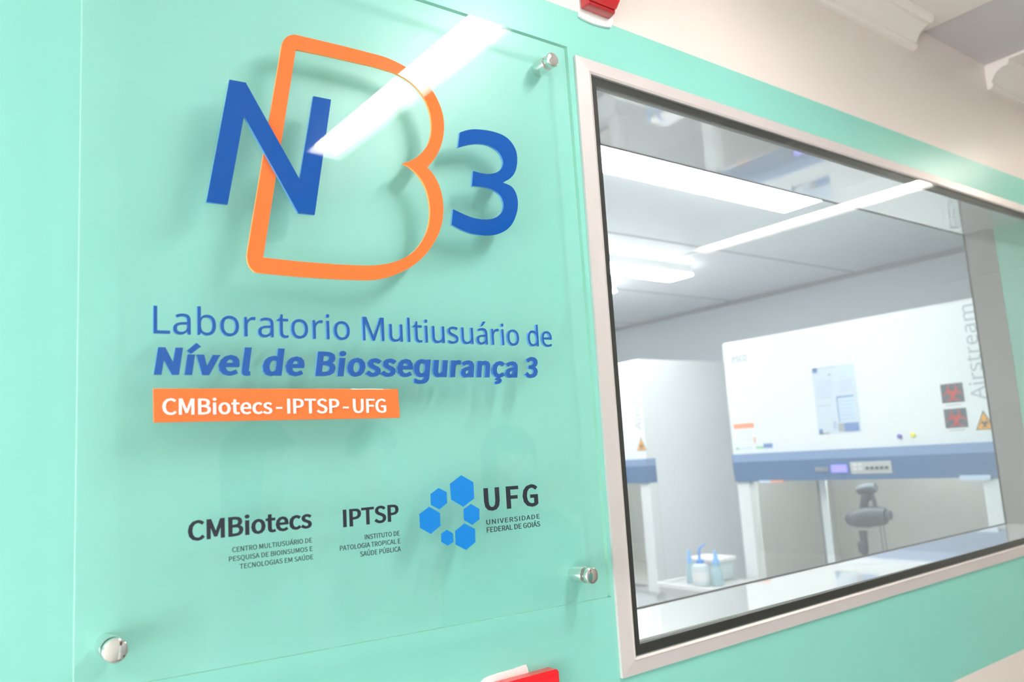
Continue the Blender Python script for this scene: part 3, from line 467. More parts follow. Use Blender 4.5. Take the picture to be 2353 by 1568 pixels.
# ------------------------------------------------------------------ observation window
win = thing('window_1', (XW0, 0, ZS-0.03), 'observation window into the laboratory', None); win['kind'] = 'structure'
fo = [Vector((0.7225, 0, 0.5438)), Vector((2.47, 0, 0.5395)), Vector((2.47, 0, -0.2705)), Vector((0.7205, 0, -0.2778))]
fi = [Vector((0.7490, 0, 0.5220)), Vector((2.44, 0, 0.5180)), Vector((2.44, 0, -0.2480)), Vector((0.7455, 0, -0.2570))]
for i, nm in enumerate(('top', 'right', 'bottom', 'left')):
    j = (i+1) % 4; b = MB()
    def y_(v, y): return Vector((v.x, y, v.z))
    # L-section: face raised to 12 mm with a small bead on the inner edge, mitred ends
    mid0, mid1 = fo[i].lerp(fi[i], 0.86), fo[j].lerp(fi[j], 0.86)
    b.hexa([y_(fo[i], -0.0040), y_(fo[j], -0.0040), y_(mid1, -0.0056), y_(mid0, -0.0056)], [y_(fo[i], 0), y_(fo[j], 0), y_(mid1, 0), y_(mid0, 0)])
    b.hexa([y_(mid0, -0.0064), y_(mid1, -0.0064), y_(fi[j], -0.0046), y_(fi[i], -0.0046)], [y_(mid0, 0), y_(mid1, 0), y_(fi[j], 0), y_(fi[i], 0)])
    b.build('window_frame', M['alu'], win)
go = [Vector((0.7495, 0, 0.5212)), Vector((2.44, 0, 0.5170)), Vector((2.44, 0, -0.2470)), Vector((0.7460, 0, -0.2562))]
gi = [Vector((0.7605, 0, 0.5081)), Vector((2.42, 0, 0.5050)), Vector((2.42, 0, -0.2350)), Vector((0.7570, 0, -0.2438))]
b = MB()
for i in range(4):
    j = (i+1) % 4
    b.hexa([y_(go[i], -0.0012), y_(go[j], -0.0012), y_(gi[j], -0.0012), y_(gi[i], -0.0012)], [y_(go[i], -0.0001), y_(go[j], -0.0001), y_(gi[j], -0.0001), y_(gi[i], -0.0001)])
b.build('gasket', M['black'], win)
b = MB(); A = [y_(v, -0.0040) for v in go]; Bk = [y_(v, -0.0014) for v in go]; Ai = [y_(v, -0.0040) for v in gi]; Bi = [y_(v, -0.0014) for v in gi]
b.add(Ai+Bi, [(0, 1, 2, 3), (7, 6, 5, 4)], 0)
for i in range(4):
    j = (i+1) % 4; b.add([A[i], A[j], Ai[j], Ai[i]], [(0, 1, 2, 3)], 1); b.add([Bk[i], Bk[j], Bi[j], Bi[i]], [(3, 2, 1, 0)], 1); b.add([A[i], A[j], Bk[j], Bk[i]], [(3, 2, 1, 0)], 1)
b.build('window_pane', [M['pane'], M['paneedge']], win)

# ================================================================== the clear sign
GF = -0.0280; GT = 0.0060       # front face and thickness of the acrylic sheet
sg = thing('acrylic_sign', (0.40, GF, -0.17), 'large clear acrylic wall sign with a blue and orange letter logo, held by chrome studs', 'sign')
cn = [Vector((0.1125, 0, 0.700)), Vector((0.6860, 0, 0.5343)), Vector((0.6893, 0, -0.1734)), Vector((0.1140, 0, -0.1625))]
cn[0] = Vector((0.1125, 0, 0.5290))
b = MB()
fr4 = [y_(v, GF) for v in cn]; bk4 = [y_(v, GF+GT) for v in cn]
b.add(fr4+bk4, [(0, 1, 2, 3)], 0); b.add(fr4+bk4, [(7, 6, 5, 4)], 3)
b.add(fr4+bk4, [(0, 1, 5, 4), (2, 3, 7, 6), (1, 2, 6, 5)], 1); b.add(fr4+bk4, [(3, 0, 4, 7)], 2)
b.build('acrylic_sheet', [M['acry'], M['acryedge'], M['acryside'], M['acryback']], sg)
# four stand-off studs: barrel behind the sheet, cap in front
for i, (sx, sz) in enumerate([(0.1425, -0.1331), (0.6545, 0.5055), (0.6565, -0.1437), (0.1430, 0.4960)]):
    b = MB(); b.lathe((sx, 0, sz), (0, -1, 0), [(0, 0.0094), (0.0008, 0.0097), (0.0212, 0.0097), (0.0219, 0.0092)], 36)
    o = b.build('standoff_barrel', M['chrome'], sg, smooth=True)
    b = MB(); b.lathe((sx, GF, sz), (0, -1, 0), [(0, 0.0093), (0.0006, 0.0097), (0.0048, 0.0097), (0.0057, 0.0091), (0.0060, 0.0084)], 36)
    o = b.build('standoff_cap', M['chrome'], sg, smooth=True)
# ---- big letters (traced outlines laid on the sheet, 3 mm thick)
def crop1(pts): return [(420+x/2.45, 40+y/2.45) for x, y in pts]
def on(pts, Y): return [(at(x, y, Y).x, at(x, y, Y).z) for x, y in pts]
def smoothed(pts, sharp=(), n=3):
    """Catmull-Rom through the traced points except at the sharp corners and straights"""
    out = []; N = len(pts)
    for i in range(N):
        p0, p1, p2, p3 = pts[i-1], pts[i], pts[(i+1) % N], pts[(i+2) % N]
        out.append(p1)
        d12 = math.dist(p1, p2)
        if d12 > 125 or (i in sharp and (i+1) % N in sharp): continue
        a0 = p0 if (i not in sharp and math.dist(p0, p1) < 260) else (2*p1[0]-p2[0], 2*p1[1]-p2[1])
        a3 = p3 if ((i+1) % N not in sharp and math.dist(p2, p3) < 260) else (2*p2[0]-p1[0], 2*p2[1]-p1[1])
        for k in range(1, n+1):
            t = k/(n+1)
            out.append(tuple(0.5*((2*p1[c])+(-a0[c]+p2[c])*t+(2*a0[c]-5*p1[c]+4*p2[c]-a3[c])*t*t+(-a0[c]+3*p1[c]-3*p2[c]+a3[c])*t**3) for c in (0, 1)))
    return out
def raised(name, loops, y0, y1, mats, parent, label=None):
    b = MB(); b.prism(loops, lambda u, v, t: Vector((u, y0 if t == 0 else y1, v)), 0, 1)
    o = b.build(name, mats, parent)
    if label: o['label'] = label
    return o
LF = GF-0.0030                   # front of lettering on the sheet
Bout = [(557, 160), (566, 132), (590, 106), (625, 97), (660, 103), (900, 160), (1095, 210), (1180, 240), (1262, 283), (1340, 340), (1400, 405), (1440, 475), (1465, 550), (1471, 620), (1463, 690), (1441, 755), (1411, 805), (1377, 845),
        (1402, 872), (1432, 920), (1456, 985), (1467, 1060), (1463, 1140), (1442, 1215), (1405, 1285), (1355, 1348), (1290, 1402), (1210, 1444), (1130, 1470), (1040, 1480), (900, 1476), (670, 1462), (440, 1440), (400, 1427), (373, 1395), (363, 1350), (366, 1310)]
Bin = [(637, 180), (800, 213), (1060, 272), (1150, 298), (1215, 322), (1290, 370), (1350, 438), (1388, 520), (1402, 610), (1391, 690), (1362, 745), (1320, 785), (1280, 808), (1238, 822),
       (1280, 845), (1320, 882), (1355, 932), (1380, 995), (1393, 1080), (1386, 1165), (1360, 1240), (1312, 1308), (1250, 1353), (1170, 1383), (1080, 1396), (1000, 1397), (850, 1390), (650, 1374), (453, 1352)]
lB = [on(crop1(smoothed(Bout, (17,))), LF), on(crop1(smoothed(Bin, (0, 13, 28))), LF)]
raised('raised_letter', lB, LF, GF-0.0001, [M['orange'], M['orangeedge']], sg, 'orange outlined letter B')
Nn = [(263, 350), (355, 367), (658, 912), (735, 443), (835, 463), (743, 1112), (651, 1103), (345, 555), (253, 1054), (133, 1040)]
raised('raised_letter', [on(crop1(Nn), LF-0.003)], LF-0.0030, LF-0.0001, [M['blue'], M['blueedge']], sg, 'blue letter N')
T3 = [(1560, 648), (1550, 733), (1610, 717), (1670, 712), (1730, 725), (1780, 760), (1803, 810), (1795, 850), (1765, 874), (1720, 882), (1680, 877), (1635, 865), (1628, 948), (1690, 955), (1740, 968), (1785, 1000), (1806, 1050),
      (1796, 1098), (1760, 1128), (1710, 1138), (1650, 1132), (1590, 1112), (1522, 1080), (1514, 1167), (1570, 1197), (1640, 1220), (1720, 1228), (1790, 1215), (1846, 1175), (1878, 1110), (1887, 1045), (1876, 990), (1850, 952), (1803, 930),
      (1845, 905), (1872, 868), (1883, 812), (1876, 750), (1845, 697), (1800, 662), (1730, 639), (1650, 630), (1600, 635)]
raised('raised_letter', [on(crop1(smoothed(T3, (0, 1, 11, 12, 22, 23, 33))), LF)], LF, GF-0.0001, [M['blue'], M['blueedge']], sg, 'blue numeral 3')
# ---- text lines
def line(name, txt, font, pl, pr, ptop, Y, thick, mats, parent, label=None, **kw):
    a, c = at(*pl, Y), at(*pr, Y); cap = at(*ptop, Y).z - a.z
    b = MB(); text_mesh(b, txt, font, (a, c-a, Vector((0, 0, 1)), Vector((0, thick, 0)), cap), side=(1 if isinstance(mats, list) else None), **kw)
    o = b.build(name, mats, parent)
    if label: o['label'] = label
    return o
line('raised_lettering', 'Laboratorio Multiusuário de', 'B', (352.7, 766), (1269.5, 797), (352.7, 702.5), LF, 0.0029, [M['blue2'], M['blueedge']], sg, 'thin blue text line', track=6)
line('raised_lettering', 'Nível de Biossegurança 3', 'A', (354, 861.4), (1238, 868.5), (361, 797.8), LF, 0.0029, [M['blue2'], M['blueedge']], sg, 'heavy blue text line', bold=(50, 30), shear=0.13, track=48, over='g')
# orange plate with white letters
bar = [at(x, y, LF) for x, y in ((352.3, 893), (915, 894), (919.5, 960.7), (353.5, 971.4))]
b = MB(); b.hexa(bar, [y_(v, GF-0.0001) for v in bar]); bar_o = b.build('orange_plate', [M['orange']], sg, bevel=0.0005)
line('plate_lettering', 'CMBiotecs~~-~~IPTSP~~-~~UFG', 'A', (373.5, 953.6), (888, 948.6), (373.5, 916.2), LF-0.0011, 0.0010, M['letterw'], bar_o, bold=(17, 10))
def c3(x, y): return (400+x/2.6144, 1060+y/2.6144)
V0 = GF-0.00035
def vinyl(txt, pl, pr, cap, m='ink', name='vinyl_lettering', label=None, **kw):
    a = c3(*pl); return line(name, txt, 'A', a, c3(*pr), (a[0], a[1]-cap/2.6144), V0, 0.0003, M[m], sg, label, **kw)
vinyl('CMBiotecs', (83, 484), (829, 401), 122, bold=(34, 20), label='bold black heading, left')
vinyl('CENTRO MULTIUSUÁRIO DE', (350, 549), (829, 489), 30, 'ink2', bold=(12, 9))
vinyl('PESQUISA DE BIOINSUMOS E', (330, 605), (832, 540), 30, 'ink2', bold=(12, 9))
vinyl('TECNOLOGIAS EM SAÚDE', (395, 649), (836, 590), 30, 'ink2', bold=(12, 9))
vinyl('IPTSP', (1017, 399), (1352, 359), 106, bold=(34, 20), label='bold black heading, middle')
vinyl('INSTITUTO DE', (1147, 472), (1356, 447), 29, 'ink2', bold=(12, 9))
vinyl('PATOLOGIA TROPICAL E', (997, 540), (1360, 494), 30, 'ink2', bold=(12, 9))
vinyl('SAÚDE PÚBLICA', (1119, 575), (1363, 541), 30, 'ink2', bold=(12, 9))
vinyl('UFG', (1866, 301), (2190, 269), 138, bold=(40, 22), track=150, label='bold black heading, right')
vinyl('UNIVERSIDADE', (1877, 383), (2197, 345), 29, 'ink2', bold=(14, 9), track=95)
vinyl('FEDERAL DE GOIÁS', (1880, 431), (2200, 392), 32, 'ink2', bold=(17, 11))
HEX = [[(1725, 85), (1798, 127), (1803, 225), (1738, 275), (1665, 232), (1657, 138)], [(1589, 162), (1638, 187), (1641, 252), (1595, 291), (1543, 264), (1541, 198)],
       [(1533, 275), (1598, 312), (1601, 388), (1543, 438), (1478, 402), (1474, 318)], [(1784, 258), (1834, 288), (1835, 350), (1791, 384), (1742, 355), (1739, 290)],
       [(1745, 375), (1808, 408), (1811, 487), (1755, 535), (1692, 502), (1689, 420)], [(1639, 413), (1676, 435), (1679, 486), (1644, 509), (1606, 486), (1605, 437)]]
for h in HEX:
    raised('vinyl_hexagon', [on([c3(*p) for p in h], V0)], V0, GF-0.00005, [M['hexblue'], M['hexblue']], sg)

# ================================================================== red devices on the wall
t = thing('fire_siren', (0.77, 0, 0.605), 'red alarm siren on a white base plate above the window corner', 'alarm')
b = MB()
pl = [(0.7375, 0.70), (0.7375, 0.6055), (0.745, 0.6035), (0.757, 0.6025), (0.772, 0.6025), (0.787, 0.6040), (0.7985, 0.6065), (0.803, 0.6150), (0.803, 0.70)]
b.prism([pl], lambda u, v, q: Vector((u, -0.004 if q == 0 else 0, v))); b.build('base_plate', M['white'], t, bevel=0.001)
b = MB()
def lens(x0, x1, z0, z1, y0, y1, g): # tapered lens body
    b.hexa([Vector((x0+g, y1, z0+g)), Vector((x1-g, y1, z0+g)), Vector((x1-g, y1, z1)), Vector((x0+g, y1, z1))], [Vector((x0, y0, z0)), Vector((x1, y0, z0)), Vector((x1, y0, z1)), Vector((x0, y0, z1))])
lens(0.7385, 0.7955, 0.6160, 0.70, -0.004, -0.020, 0.002); b.build('siren_body', M['redclear'], t, bevel=0.003, bseg=3)
b = MB(); lens(0.7400, 0.7940, 0.6215, 0.70, -0.020, -0.036, 0.006); b.build('siren_lens', M['red'], t, bevel=0.003, bseg=3)
b = MB(); b.hexa([Vector((0.756, -0.0355, 0.629)), Vector((0.778, -0.0355, 0.629)), Vector((0.778, -0.0355, 0.640)), Vector((0.756, -0.0355, 0.640))], [Vector((0.756, -0.0370, 0.629)), Vector((0.778, -0.0370, 0.629)), Vector((0.778, -0.0370, 0.640)), Vector((0.756, -0.0370, 0.640))])
b.build('reflector', M['white'], t)
t = thing('alarm_call_point', (0.565, 0, -0.33), 'red wall mounted alarm box below the sign', 'alarm')
b = MB()
def rr(x0, x1, z0, z1, r, n=6):
    out = []
    for cx, cz, a0 in ((x1-r, z1-r, 0), (x0+r, z1-r, 90), (x0+r, z0+r, 180), (x1-r, z0+r, 270)):
        for k in range(n+1):
            a = math.radians(a0+90*k/n); out.append((cx+r*math.cos(a), cz+r*math.sin(a)))
    return out
b.prism([rr(0.5245, 0.6120, -0.335, -0.2425, 0.005)], lambda u, v, q: Vector((u, -0.0135 if q == 0 else 0, v))); b.build('housing', M['red'], t, bevel=0.0012, bseg=3)
b = MB(); b.prism([rr(0.5300, 0.6080, -0.331, -0.2495, 0.004)], lambda u, v, q: Vector((u, -0.0150 if q == 0 else -0.0134, v))); b.build('cover', M['red'], t, bevel=0.0008)
b = MB()
sp = [(0.5285, -0.2440), (0.5300, -0.2425), (0.5315, -0.2436), (0.5328, -0.2428), (0.5345, -0.2424), (0.5352, -0.2434), (0.5340, -0.2450), (0.5322, -0.2456), (0.5310, -0.2470), (0.5292, -0.2466)]
b.prism([sp], lambda u, v, q: Vector((u, -0.0160 if q == 0 else -0.0134, v))); b.build('paint_chip', M['white'], t)
b = MB()
pp = [(0.512, -0.34), (0.512, -0.2395), (0.517, -0.2364), (0.523, -0.2352), (0.5339, -0.2346), (0.548, -0.2343), (0.558, -0.2343), (0.567, -0.2335), (0.5754, -0.2330), (0.577, -0.2370), (0.578, -0.2420), (0.578, -0.34)]
b.prism([pp], lambda u, v, q: Vector((u, -0.0012 if q == 0 else -0.0001, v)))
o = b.build('paper_notice', M['paper']); tag(o, 'torn white paper stuck to the wall behind the red alarm box', 'paper')

# ================================================================== ceiling fixtures
def fixture(cx, y0, y1, z, w, tubemat, label, group, along='y'):
    t = thing('ceiling_light', ((cx, (y0+y1)/2, z+0.05) if along == 'y' else ((y0+y1)/2, cx, z+0.05)), label, 'ceiling light', group)
    def P(u, l, zz): return Vector((cx+u, l, zz)) if along == 'y' else Vector((l, cx+u, zz))
    b = MB(); h = w/2
    pr = [(-h, z), (-h+0.004, z), (-h*0.55, z+0.030), (h*0.55, z+0.030), (h-0.004, z), (h, z), (h, z+0.006), (h*0.7, z+0.06), (-h*0.7, z+0.06), (-h, z+0.006)]
    n = len(pr); b.add([P(u, y0, q) for u, q in pr]+[P(u, y1, q) for u, q in pr], [(i, (i+1) % n, n+(i+1) % n, n+i) for i in range(n)])
    for yy in (y0, y1):
        e = 0.006 if yy == y0 else -0.006
        for k in (0,):
            a = [P(-h, yy, z), P(h, yy, z), P(h*0.7, yy, z+0.06), P(-h*0.7, yy, z+0.06)]; c = [v+(P(0, e, 0)-P(0, 0, 0)) for v in a]
            b.hexa(a, c)
    b.build('housing', M['troffer'], t)
    for s_ in (-1, 1):
        b = MB(); u = s_*w*0.22; r = 0.0125 if along == 'y' else 0.014
        b.sweep([P(u, y0+0.03, z+(0.014 if along == 'y' else -0.012)), P(u, y1-0.03, z+(0.014 if along == 'y' else -0.012))], r, 16)
        b.build('fluorescent_tube', tubemat, t, smooth=True)
    return t
ZF = 0.82
fixture(0.866, -1.205, -0.36, ZF, 0.110, M['tube'], 'ceiling light over the sign with two fluorescent tubes', 'corridor ceiling lights')
M['tube2'] = mat('fluorescent tube, dimmer', (1, 1, 1), 0.4, emit=(1.0, 0.93, 0.80, 1), es=TUBE_WARM*1.0)
fixture(2.705, -1.425, -0.34, ZF, 0.125, M['tube2'], 'ceiling light mirrored in the window pane, farther down the corridor', 'corridor ceiling lights')
fixture(-1.05, -1.50, -0.40, ZF, 0.100, M['tubedim'], 'ceiling light near the left end of the corridor', 'corridor ceiling lights')
ZFL = HLAB-0.052
def labfix(x0, x1, y0, y1, lab): 
    t = thing('ceiling_light', ((x0+x1)/2, (y0+y1)/2, HLAB), lab, 'ceiling light', 'laboratory ceiling lights')
    b = MB(); b.box(x0+0.004, x1-0.004, y0+0.004, y1-0.004, HLAB-0.040, HLAB); b.build('housing', M['troffer'], t)
    b = MB(); b.box(x0, x1, y0, y1, ZFL, HLAB-0.0401); b.build('diffuser', M['diffuser'], t, bevel=0.006)
    return t
labfix(1.25, 2.46, 0.66, 0.83, 'lab ceiling light nearest the window, half hidden by the lintel')
labfix(1.85, 2.95, 1.66, 1.81, 'second lab ceiling light from the window, behind the nearest')
labfix(1.85, 2.86, 2.08, 2.20, 'third lab ceiling light from the window, only its tip showing')
labfix(-0.4, 0.7, 1.66, 1.81, 'lab ceiling light left of the window, out of view')
labfix(1.85, 2.95, 3.6, 3.75, 'lab ceiling light at the back of the lab')

# ================================================================== biosafety cabinets
XF = 2.80
def biohazard(b, c, u, v, n, R, mi, bg=None):
    """trefoil symbol in the plane u, v around c"""
    def fr(x, y, t): return c + u*x + v*y + n*(0.0 if t else 0.0006)
    for k in range(3):
        a = math.radians(90+120*k); ox, oy = math.cos(a)*R*0.52, math.sin(a)*R*0.52
        pts = []; N = 18
        for i in range(N+1):
            q = a + math.radians(38) + math.radians(284)*i/N
            pts.append((ox+math.cos(q)*R*0.50, oy+math.sin(q)*R*0.50))
        ix, iy = math.cos(a)*R*0.64, math.sin(a)*R*0.64
        for i in range(N, -1, -1):
            q = a + math.radians(30) + math.radians(300)*i/N
            pts.append((ix+math.cos(q)*R*0.36, iy+math.sin(q)*R*0.36))
        b.prism([pts], fr, mi)
    ro, ri = R*0.62, R*0.50
    for k in range(3):
        a = math.radians(270+120*k); pts = [(math.cos(a+math.radians(d))*ro, math.sin(a+math.radians(d))*ro) for d in range(-34, 35, 8)] + [(math.cos(a+math.radians(d))*ri, math.sin(a+math.radians(d))*ri) for d in range(34, -35, -8)]
        b.prism([pts], fr, mi)
def cabinet(y0, label, detail):
    """y0 = near end; front at x = XF facing -x, 1.034 m wide"""
    y1 = y0+1.034; zt = 0.428; D = 0.82
    t = thing('biosafety_cabinet', (XF+D/2, (y0+y1)/2, -1.5), label, 'biosafety cabinet', 'biosafety cabinets along the lab wall')
    b = MB()
    b.box(XF+0.06, XF+D, y0, y0+0.03, -0.80, zt); b.box(XF+0.06, XF+D, y1-0.03, y1, -0.80, zt)
    b.box(XF+0.06, XF+D, y0+0.03, y1-0.03, zt-0.03, zt); b.box(XF+D-0.03, XF+D, y0+0.03, y1-0.03, -0.80, zt-0.03)
    b.box(XF+0.06, XF+D-0.03, y0+0.03, y1-0.03, -0.11, -0.09); b.box(XF+0.02, XF+D-0.03, y0+0.03, y1-0.03, -0.80, -0.66)
    b.build('cabinet_body', M['powder2'], t)
    b = MB(); n = 10; sec = [(XF, -0.045), (XF, zt-0.012), (XF+0.012, zt), (XF+0.06, zt), (XF+0.06, -0.045)]
    b.add([(x, y0, z) for x, z in sec]+[(x, y1, z) for x, z in sec], [tuple(range(5)), tuple(reversed(range(5, 10)))]+[(i, (i+1) % 5, 5+(i+1) % 5, 5+i) for i in range(5)])
    b.build('front_panel', M['powder'], t)
    b = MB(); b.box(XF-0.012, XF+0.06, y0, y1, -0.078, -0.0451); b.build('band_lip', M['bandl'], t)
    b = MB(); sec = [(XF-0.012, -0.0782), (XF+0.06, -0.0782), (XF+0.06, -0.158), (XF-0.004, -0.158)]
    b.add([(x, y0, z) for x, z in sec]+[(x, y1, z) for x, z in sec], [(0, 1, 2, 3), (7, 6, 5, 4)]+[(i, (i+1) % 4, 4+(i+1) % 4, 4+i) for i in range(4)])
    bd = b.build('control_band', M['band'], t)
    if detail:
        b = MB(); b.hexa([Vector((XF-0.0125, y0+0.350, -0.093)), Vector((XF-0.0125, y0+0.505, -0.093)), Vector((XF-0.009, y0+0.505, -0.137)), Vector((XF-0.009, y0+0.350, -0.137))], [Vector((XF, y0+0.350, -0.093)), Vector((XF, y0+0.505, -0.093)), Vector((XF, y0+0.505, -0.137)), Vector((XF, y0+0.350, -0.137))], 0)
        for k in range(5): b.box(XF-0.0128, XF-0.008, y0+0.362+k*0.018, y0+0.374+k*0.018, -0.123, -0.112, 1)
        for k in range(2):
            for j in range(2): b.box(XF-0.0135, XF-0.008, y0+0.460+k*0.02, y0+0.472+k*0.02, -0.108-j*0.016, -0.100-j*0.016, 2)
        b.build('keypad', [M['steel'], M['grille'], M['white']], bd)
        b = MB(); b.box(XF-0.0135, XF-0.008, y0+0.520, y0+0.582, -0.130, -0.102); b.build('display', M['screen'], bd)
        b = MB(); text_mesh(b, 'esco', 'B', (Vector((XF-0.0125, y0+0.650, -0.124)), Vector((0, -0.052, 0)), Vector((0, 0, 1)), Vector((0.004, 0, 0)), 0.020), bold=(25, 20)); b.build('badge', M['greytxt'], bd)
        b = MB(); b.box(XF-0.006, XF, y0+0.86, y0+0.915, -0.164, -0.155); b.build('caution_strip', M['bluepale'], bd)
        b = MB(); b.box(XF-0.006, XF, y0+0.80, y0+0.8599, -0.164, -0.155); b.build('caution_strip', M['orange2'], bd)
        b = MB(); b.box(XF-0.008, XF, y0+0.03, y0+0.125, -0.166, -0.150); b.build('caution_strip', M['bluepale'], bd)
    for (a, c) in ((y0, y0+0.062), (y1-0.062, y1)):
        b = MB(); b.box(XF+0.005, XF+0.06, a, c, -0.66, -0.1582); b.build('side_pillar', M['powder'], t, bevel=0.004)
    # sliding sash with its metal edge strips
    b = MB(); b.hexa([Vector((XF+0.030, y0+0.063, -0.44)), Vector((XF+0.030, y1-0.063, -0.44)), Vector((XF+0.045, y1-0.063, -0.159)), Vector((XF+0.045, y0+0.063, -0.159))],
                     [Vector((XF+0.035, y0+0.063, -0.44)), Vector((XF+0.035, y1-0.063, -0.44)), Vector((XF+0.050, y1-0.063, -0.159)), Vector((XF+0.050, y0+0.063, -0.159))])
    b.build('sash', M['sash'], t)
    b = MB(); b.box(XF+0.07, XF+D-0.16, y0+0.031, y0+0.036, -0.66, -0.111); b.box(XF+0.07, XF+D-0.16, y1-0.036, y1-0.031, -0.66, -0.111); b.box(XF+D-0.17, XF+D-0.16, y0+0.036, y1-0.036, -0.66, -0.111)
    b.build('steel_liner', M['steel'], t)
    b = MB(); b.sweep([(XF+0.12, y0+0.12, -0.135), (XF+0.12, y1-0.12, -0.135)], 0.012, 12); b.build('work_lamp', M['tubecab'], t, smooth=True)
    b = MB(); b.box(XF+0.012, XF+D-0.17, y0+0.064, y1-0.064, -0.662, -0.640); b.build('work_surface', M['steel'], t)
    b = MB(); b.box(XF+0.016, XF+0.055, y0+0.10, y1-0.10, -0.6398, -0.6385)
    b.build('air_grille', M['grille'], t)
    b = MB(); b.box(XF+0.062, XF+0.070, y0+0.660, y0+0.688, -0.62, -0.111, 0); b.box(XF+0.062, XF+0.068, y0+0.688, y0+0.700, -0.62, -0.111, 1); b.build('sash_reflection', [M['powder2'], M['steeld']], t)  # pale and dark strip standing in for a reflection in the sash
    for yy in (y0+0.03, y1-0.09):
        for xx in (XF+0.08, XF+D-0.14):
            b = MB(); b.box(xx, xx+0.05, yy, yy+0.05, -1.5, -0.8002); b.build('stand_leg', M['powder'], t)
    # printing on the front: vertical word and triangular warning
    b = MB(); text_mesh(b, 'Airstream', 'B', (Vector((XF-0.0006, y0+0.012, 0.092)), Vector((0, 0, 0.30)), Vector((0, 1, 0)), Vector((0.0005, 0, 0)), 0.046), bold=(-0, 0)) if not detail else text_mesh(b, 'Airstream', 'B', (Vector((XF-0.0006, y0+0.010, 0.092)), Vector((0, 0, 0.315)), Vector((0, 1, 0)), Vector((0.0005, 0, 0)), 0.046))
    b.build('front_lettering', M['greytxt'], t)
    b = MB(); cy = y0+0.026; 
    def frt(x, z, q): return Vector((XF-(0.0006 if q == 0 else 0), x, z))
    b.prism([[(cy-0.030, -0.006), (cy+0.030, -0.006), (cy, 0.058)]], frt, 1)
    b.prism([[(cy-0.025, -0.003), (cy+0.025, -0.003), (cy, 0.050)]], lambda x, z, q: Vector((XF-(0.0010 if q == 0 else 0.0006), x, z)), 0)
    biohazard(b, Vector((XF-0.0012, cy, 0.014)), Vector((0, -1, 0)), Vector((0, 0, 1)), Vector((-1, 0, 0)), 0.016, 1)
    b.build('warning_sticker', [M['orangep'], M['dkgrey']], t)
    if detail:
        b = MB(); text_mesh(b, 'esco', 'B', (Vector((XF-0.0006, y1-0.040, 0.338)), Vector((0, -0.078, 0)), Vector((0, 0, 1)), Vector((0.0005, 0, 0)), 0.036), bold=(18, 14)); b.build('logo', M['greytxt'], t)
        b = MB(); b.box(XF-0.0007, XF, y1-0.119, y1-0.017, -0.002, 0.080, 0); b.box(XF-0.0009, XF-0.0007, y1-0.119, y1-0.017, 0.060, 0.080, 1); b.box(XF-0.0009, XF-0.0007, y1-0.119, y1-0.112, -0.002, 0.020, 1)
        for k in range(4): b.box(XF-0.0009, XF-0.0007, y1-0.105, y1-0.030, 0.046-k*0.012, 0.049-k*0.012, 2)
        b.build('calibration_sticker', [M['paper'], M['orange2'], M['bluepale']], t)
        b = MB(); b.box(XF-0.0007, XF, y1-0.035, y1-0.017, -0.026, -0.018, 0); b.box(XF-0.0007, XF, y1-0.100, y1-0.045, -0.024, -0.019, 1); b.box(XF-0.0007, XF, y1-0.155, y1-0.118, -0.026, -0.018, 0); b.box(XF-0.0007, XF, y1-0.198, y1-0.155, -0.026, -0.008, 2)
        b.build('service_sticker', [M['greenp'], M['bluepale'], M['bluep']], t)
    return t
Y1 = 0.385
cabinet(Y1, 'nearer white biosafety cabinet with a leaflet and warning signs on its front', True)
cabinet(1.919, 'farther white biosafety cabinet at the left, its blank side showing', False)
# leaflet and taped signs on the nearer cabinet
def sheet(name, y0, y1, z0, z1, mats, fill, label, cat, group=None, tilt=0):
    b = MB(); b.box(XF-0.0009, XF-0.0001, y0, y1, z0, z1, 0); fill(b)
    o = b.build(name, mats); tag(o, label, cat, group); return o
def patch(b, y0, y1, z0, z1, mi, d=0.0012): b.box(XF-d, XF-0.0009, y0, y1, z0, z1, mi)
def f_leaf(b):
    a, z = 1.008, 0.013
    for i in range(10): patch(b, 0.835+i*0.006, 0.835+0.006*(i+1)+.0, 0.225+i*0.0008, 0.262, 3)
    patch(b, 0.985, 1.006, 0.248, 0.267, 2); patch(b, 0.900, 1.006, 0.262, 0.267, 1)
    patch(b, 0.842, 0.900, 0.018, 0.050, 2); patch(b, 0.900, 0.925, 0.020, 0.050, 4)
    patch(b, 0.850, 0.918, 0.055, 0.150, 3); patch(b, 0.850, 0.918, 0.145, 0.151, 2, 0.0014); patch(b, 0.915, 0.919, 0.055, 0.150, 2, 0.0014)
    for k in range(6): patch(b, 0.856, 0.912, 0.064+k*0.013, 0.067+k*0.013, 1, 0.0014)
    patch(b, 0.940, 1.000, 0.120, 0.122, 4); patch(b, 0.940, 1.000, 0.150, 0.152, 4); patch(b, 0.962, 1.006, 0.013, 0.020, 4); patch(b, 0.990, 1.006, 0.016, 0.034, 2)
    patch(b, 0.930, 0.945, 0.030, 0.060, 1)
    for k in range(7): patch(b, 0.930, 0.996, 0.160+k*0.009, 0.1625+k*0.009, 1)
    for k in range(5): patch(b, 0.850, 0.905, 0.168+k*0.009, 0.1705+k*0.009, 1)
    patch(b, 0.930, 0.943, 0.232, 0.240, 4)
sheet('leaflet', 0.835, 1.010, 0.013, 0.267, [M['leafp'], mat('faint blue print', (0.45, 0.56, 0.72), .5), M['bluep'], M['bluepale'], M['greytxt']], f_leaf, 'pale blue and white leaflet taped to the nearer cabinet front', 'leaflet')
def f_bio(zc):
    def f(b):
        patch(b, 0.462, 0.535, zc-0.028, zc+0.036, 1); patch(b, 0.475, 0.525, zc-0.037, zc-0.034, 3)
        biohazard(b, Vector((XF-0.0013, 0.498, zc+0.002)), Vector((0, -1, 0)), Vector((0, 0, 1)), Vector((-1, 0, 0)), 0.033, 2)
    return f
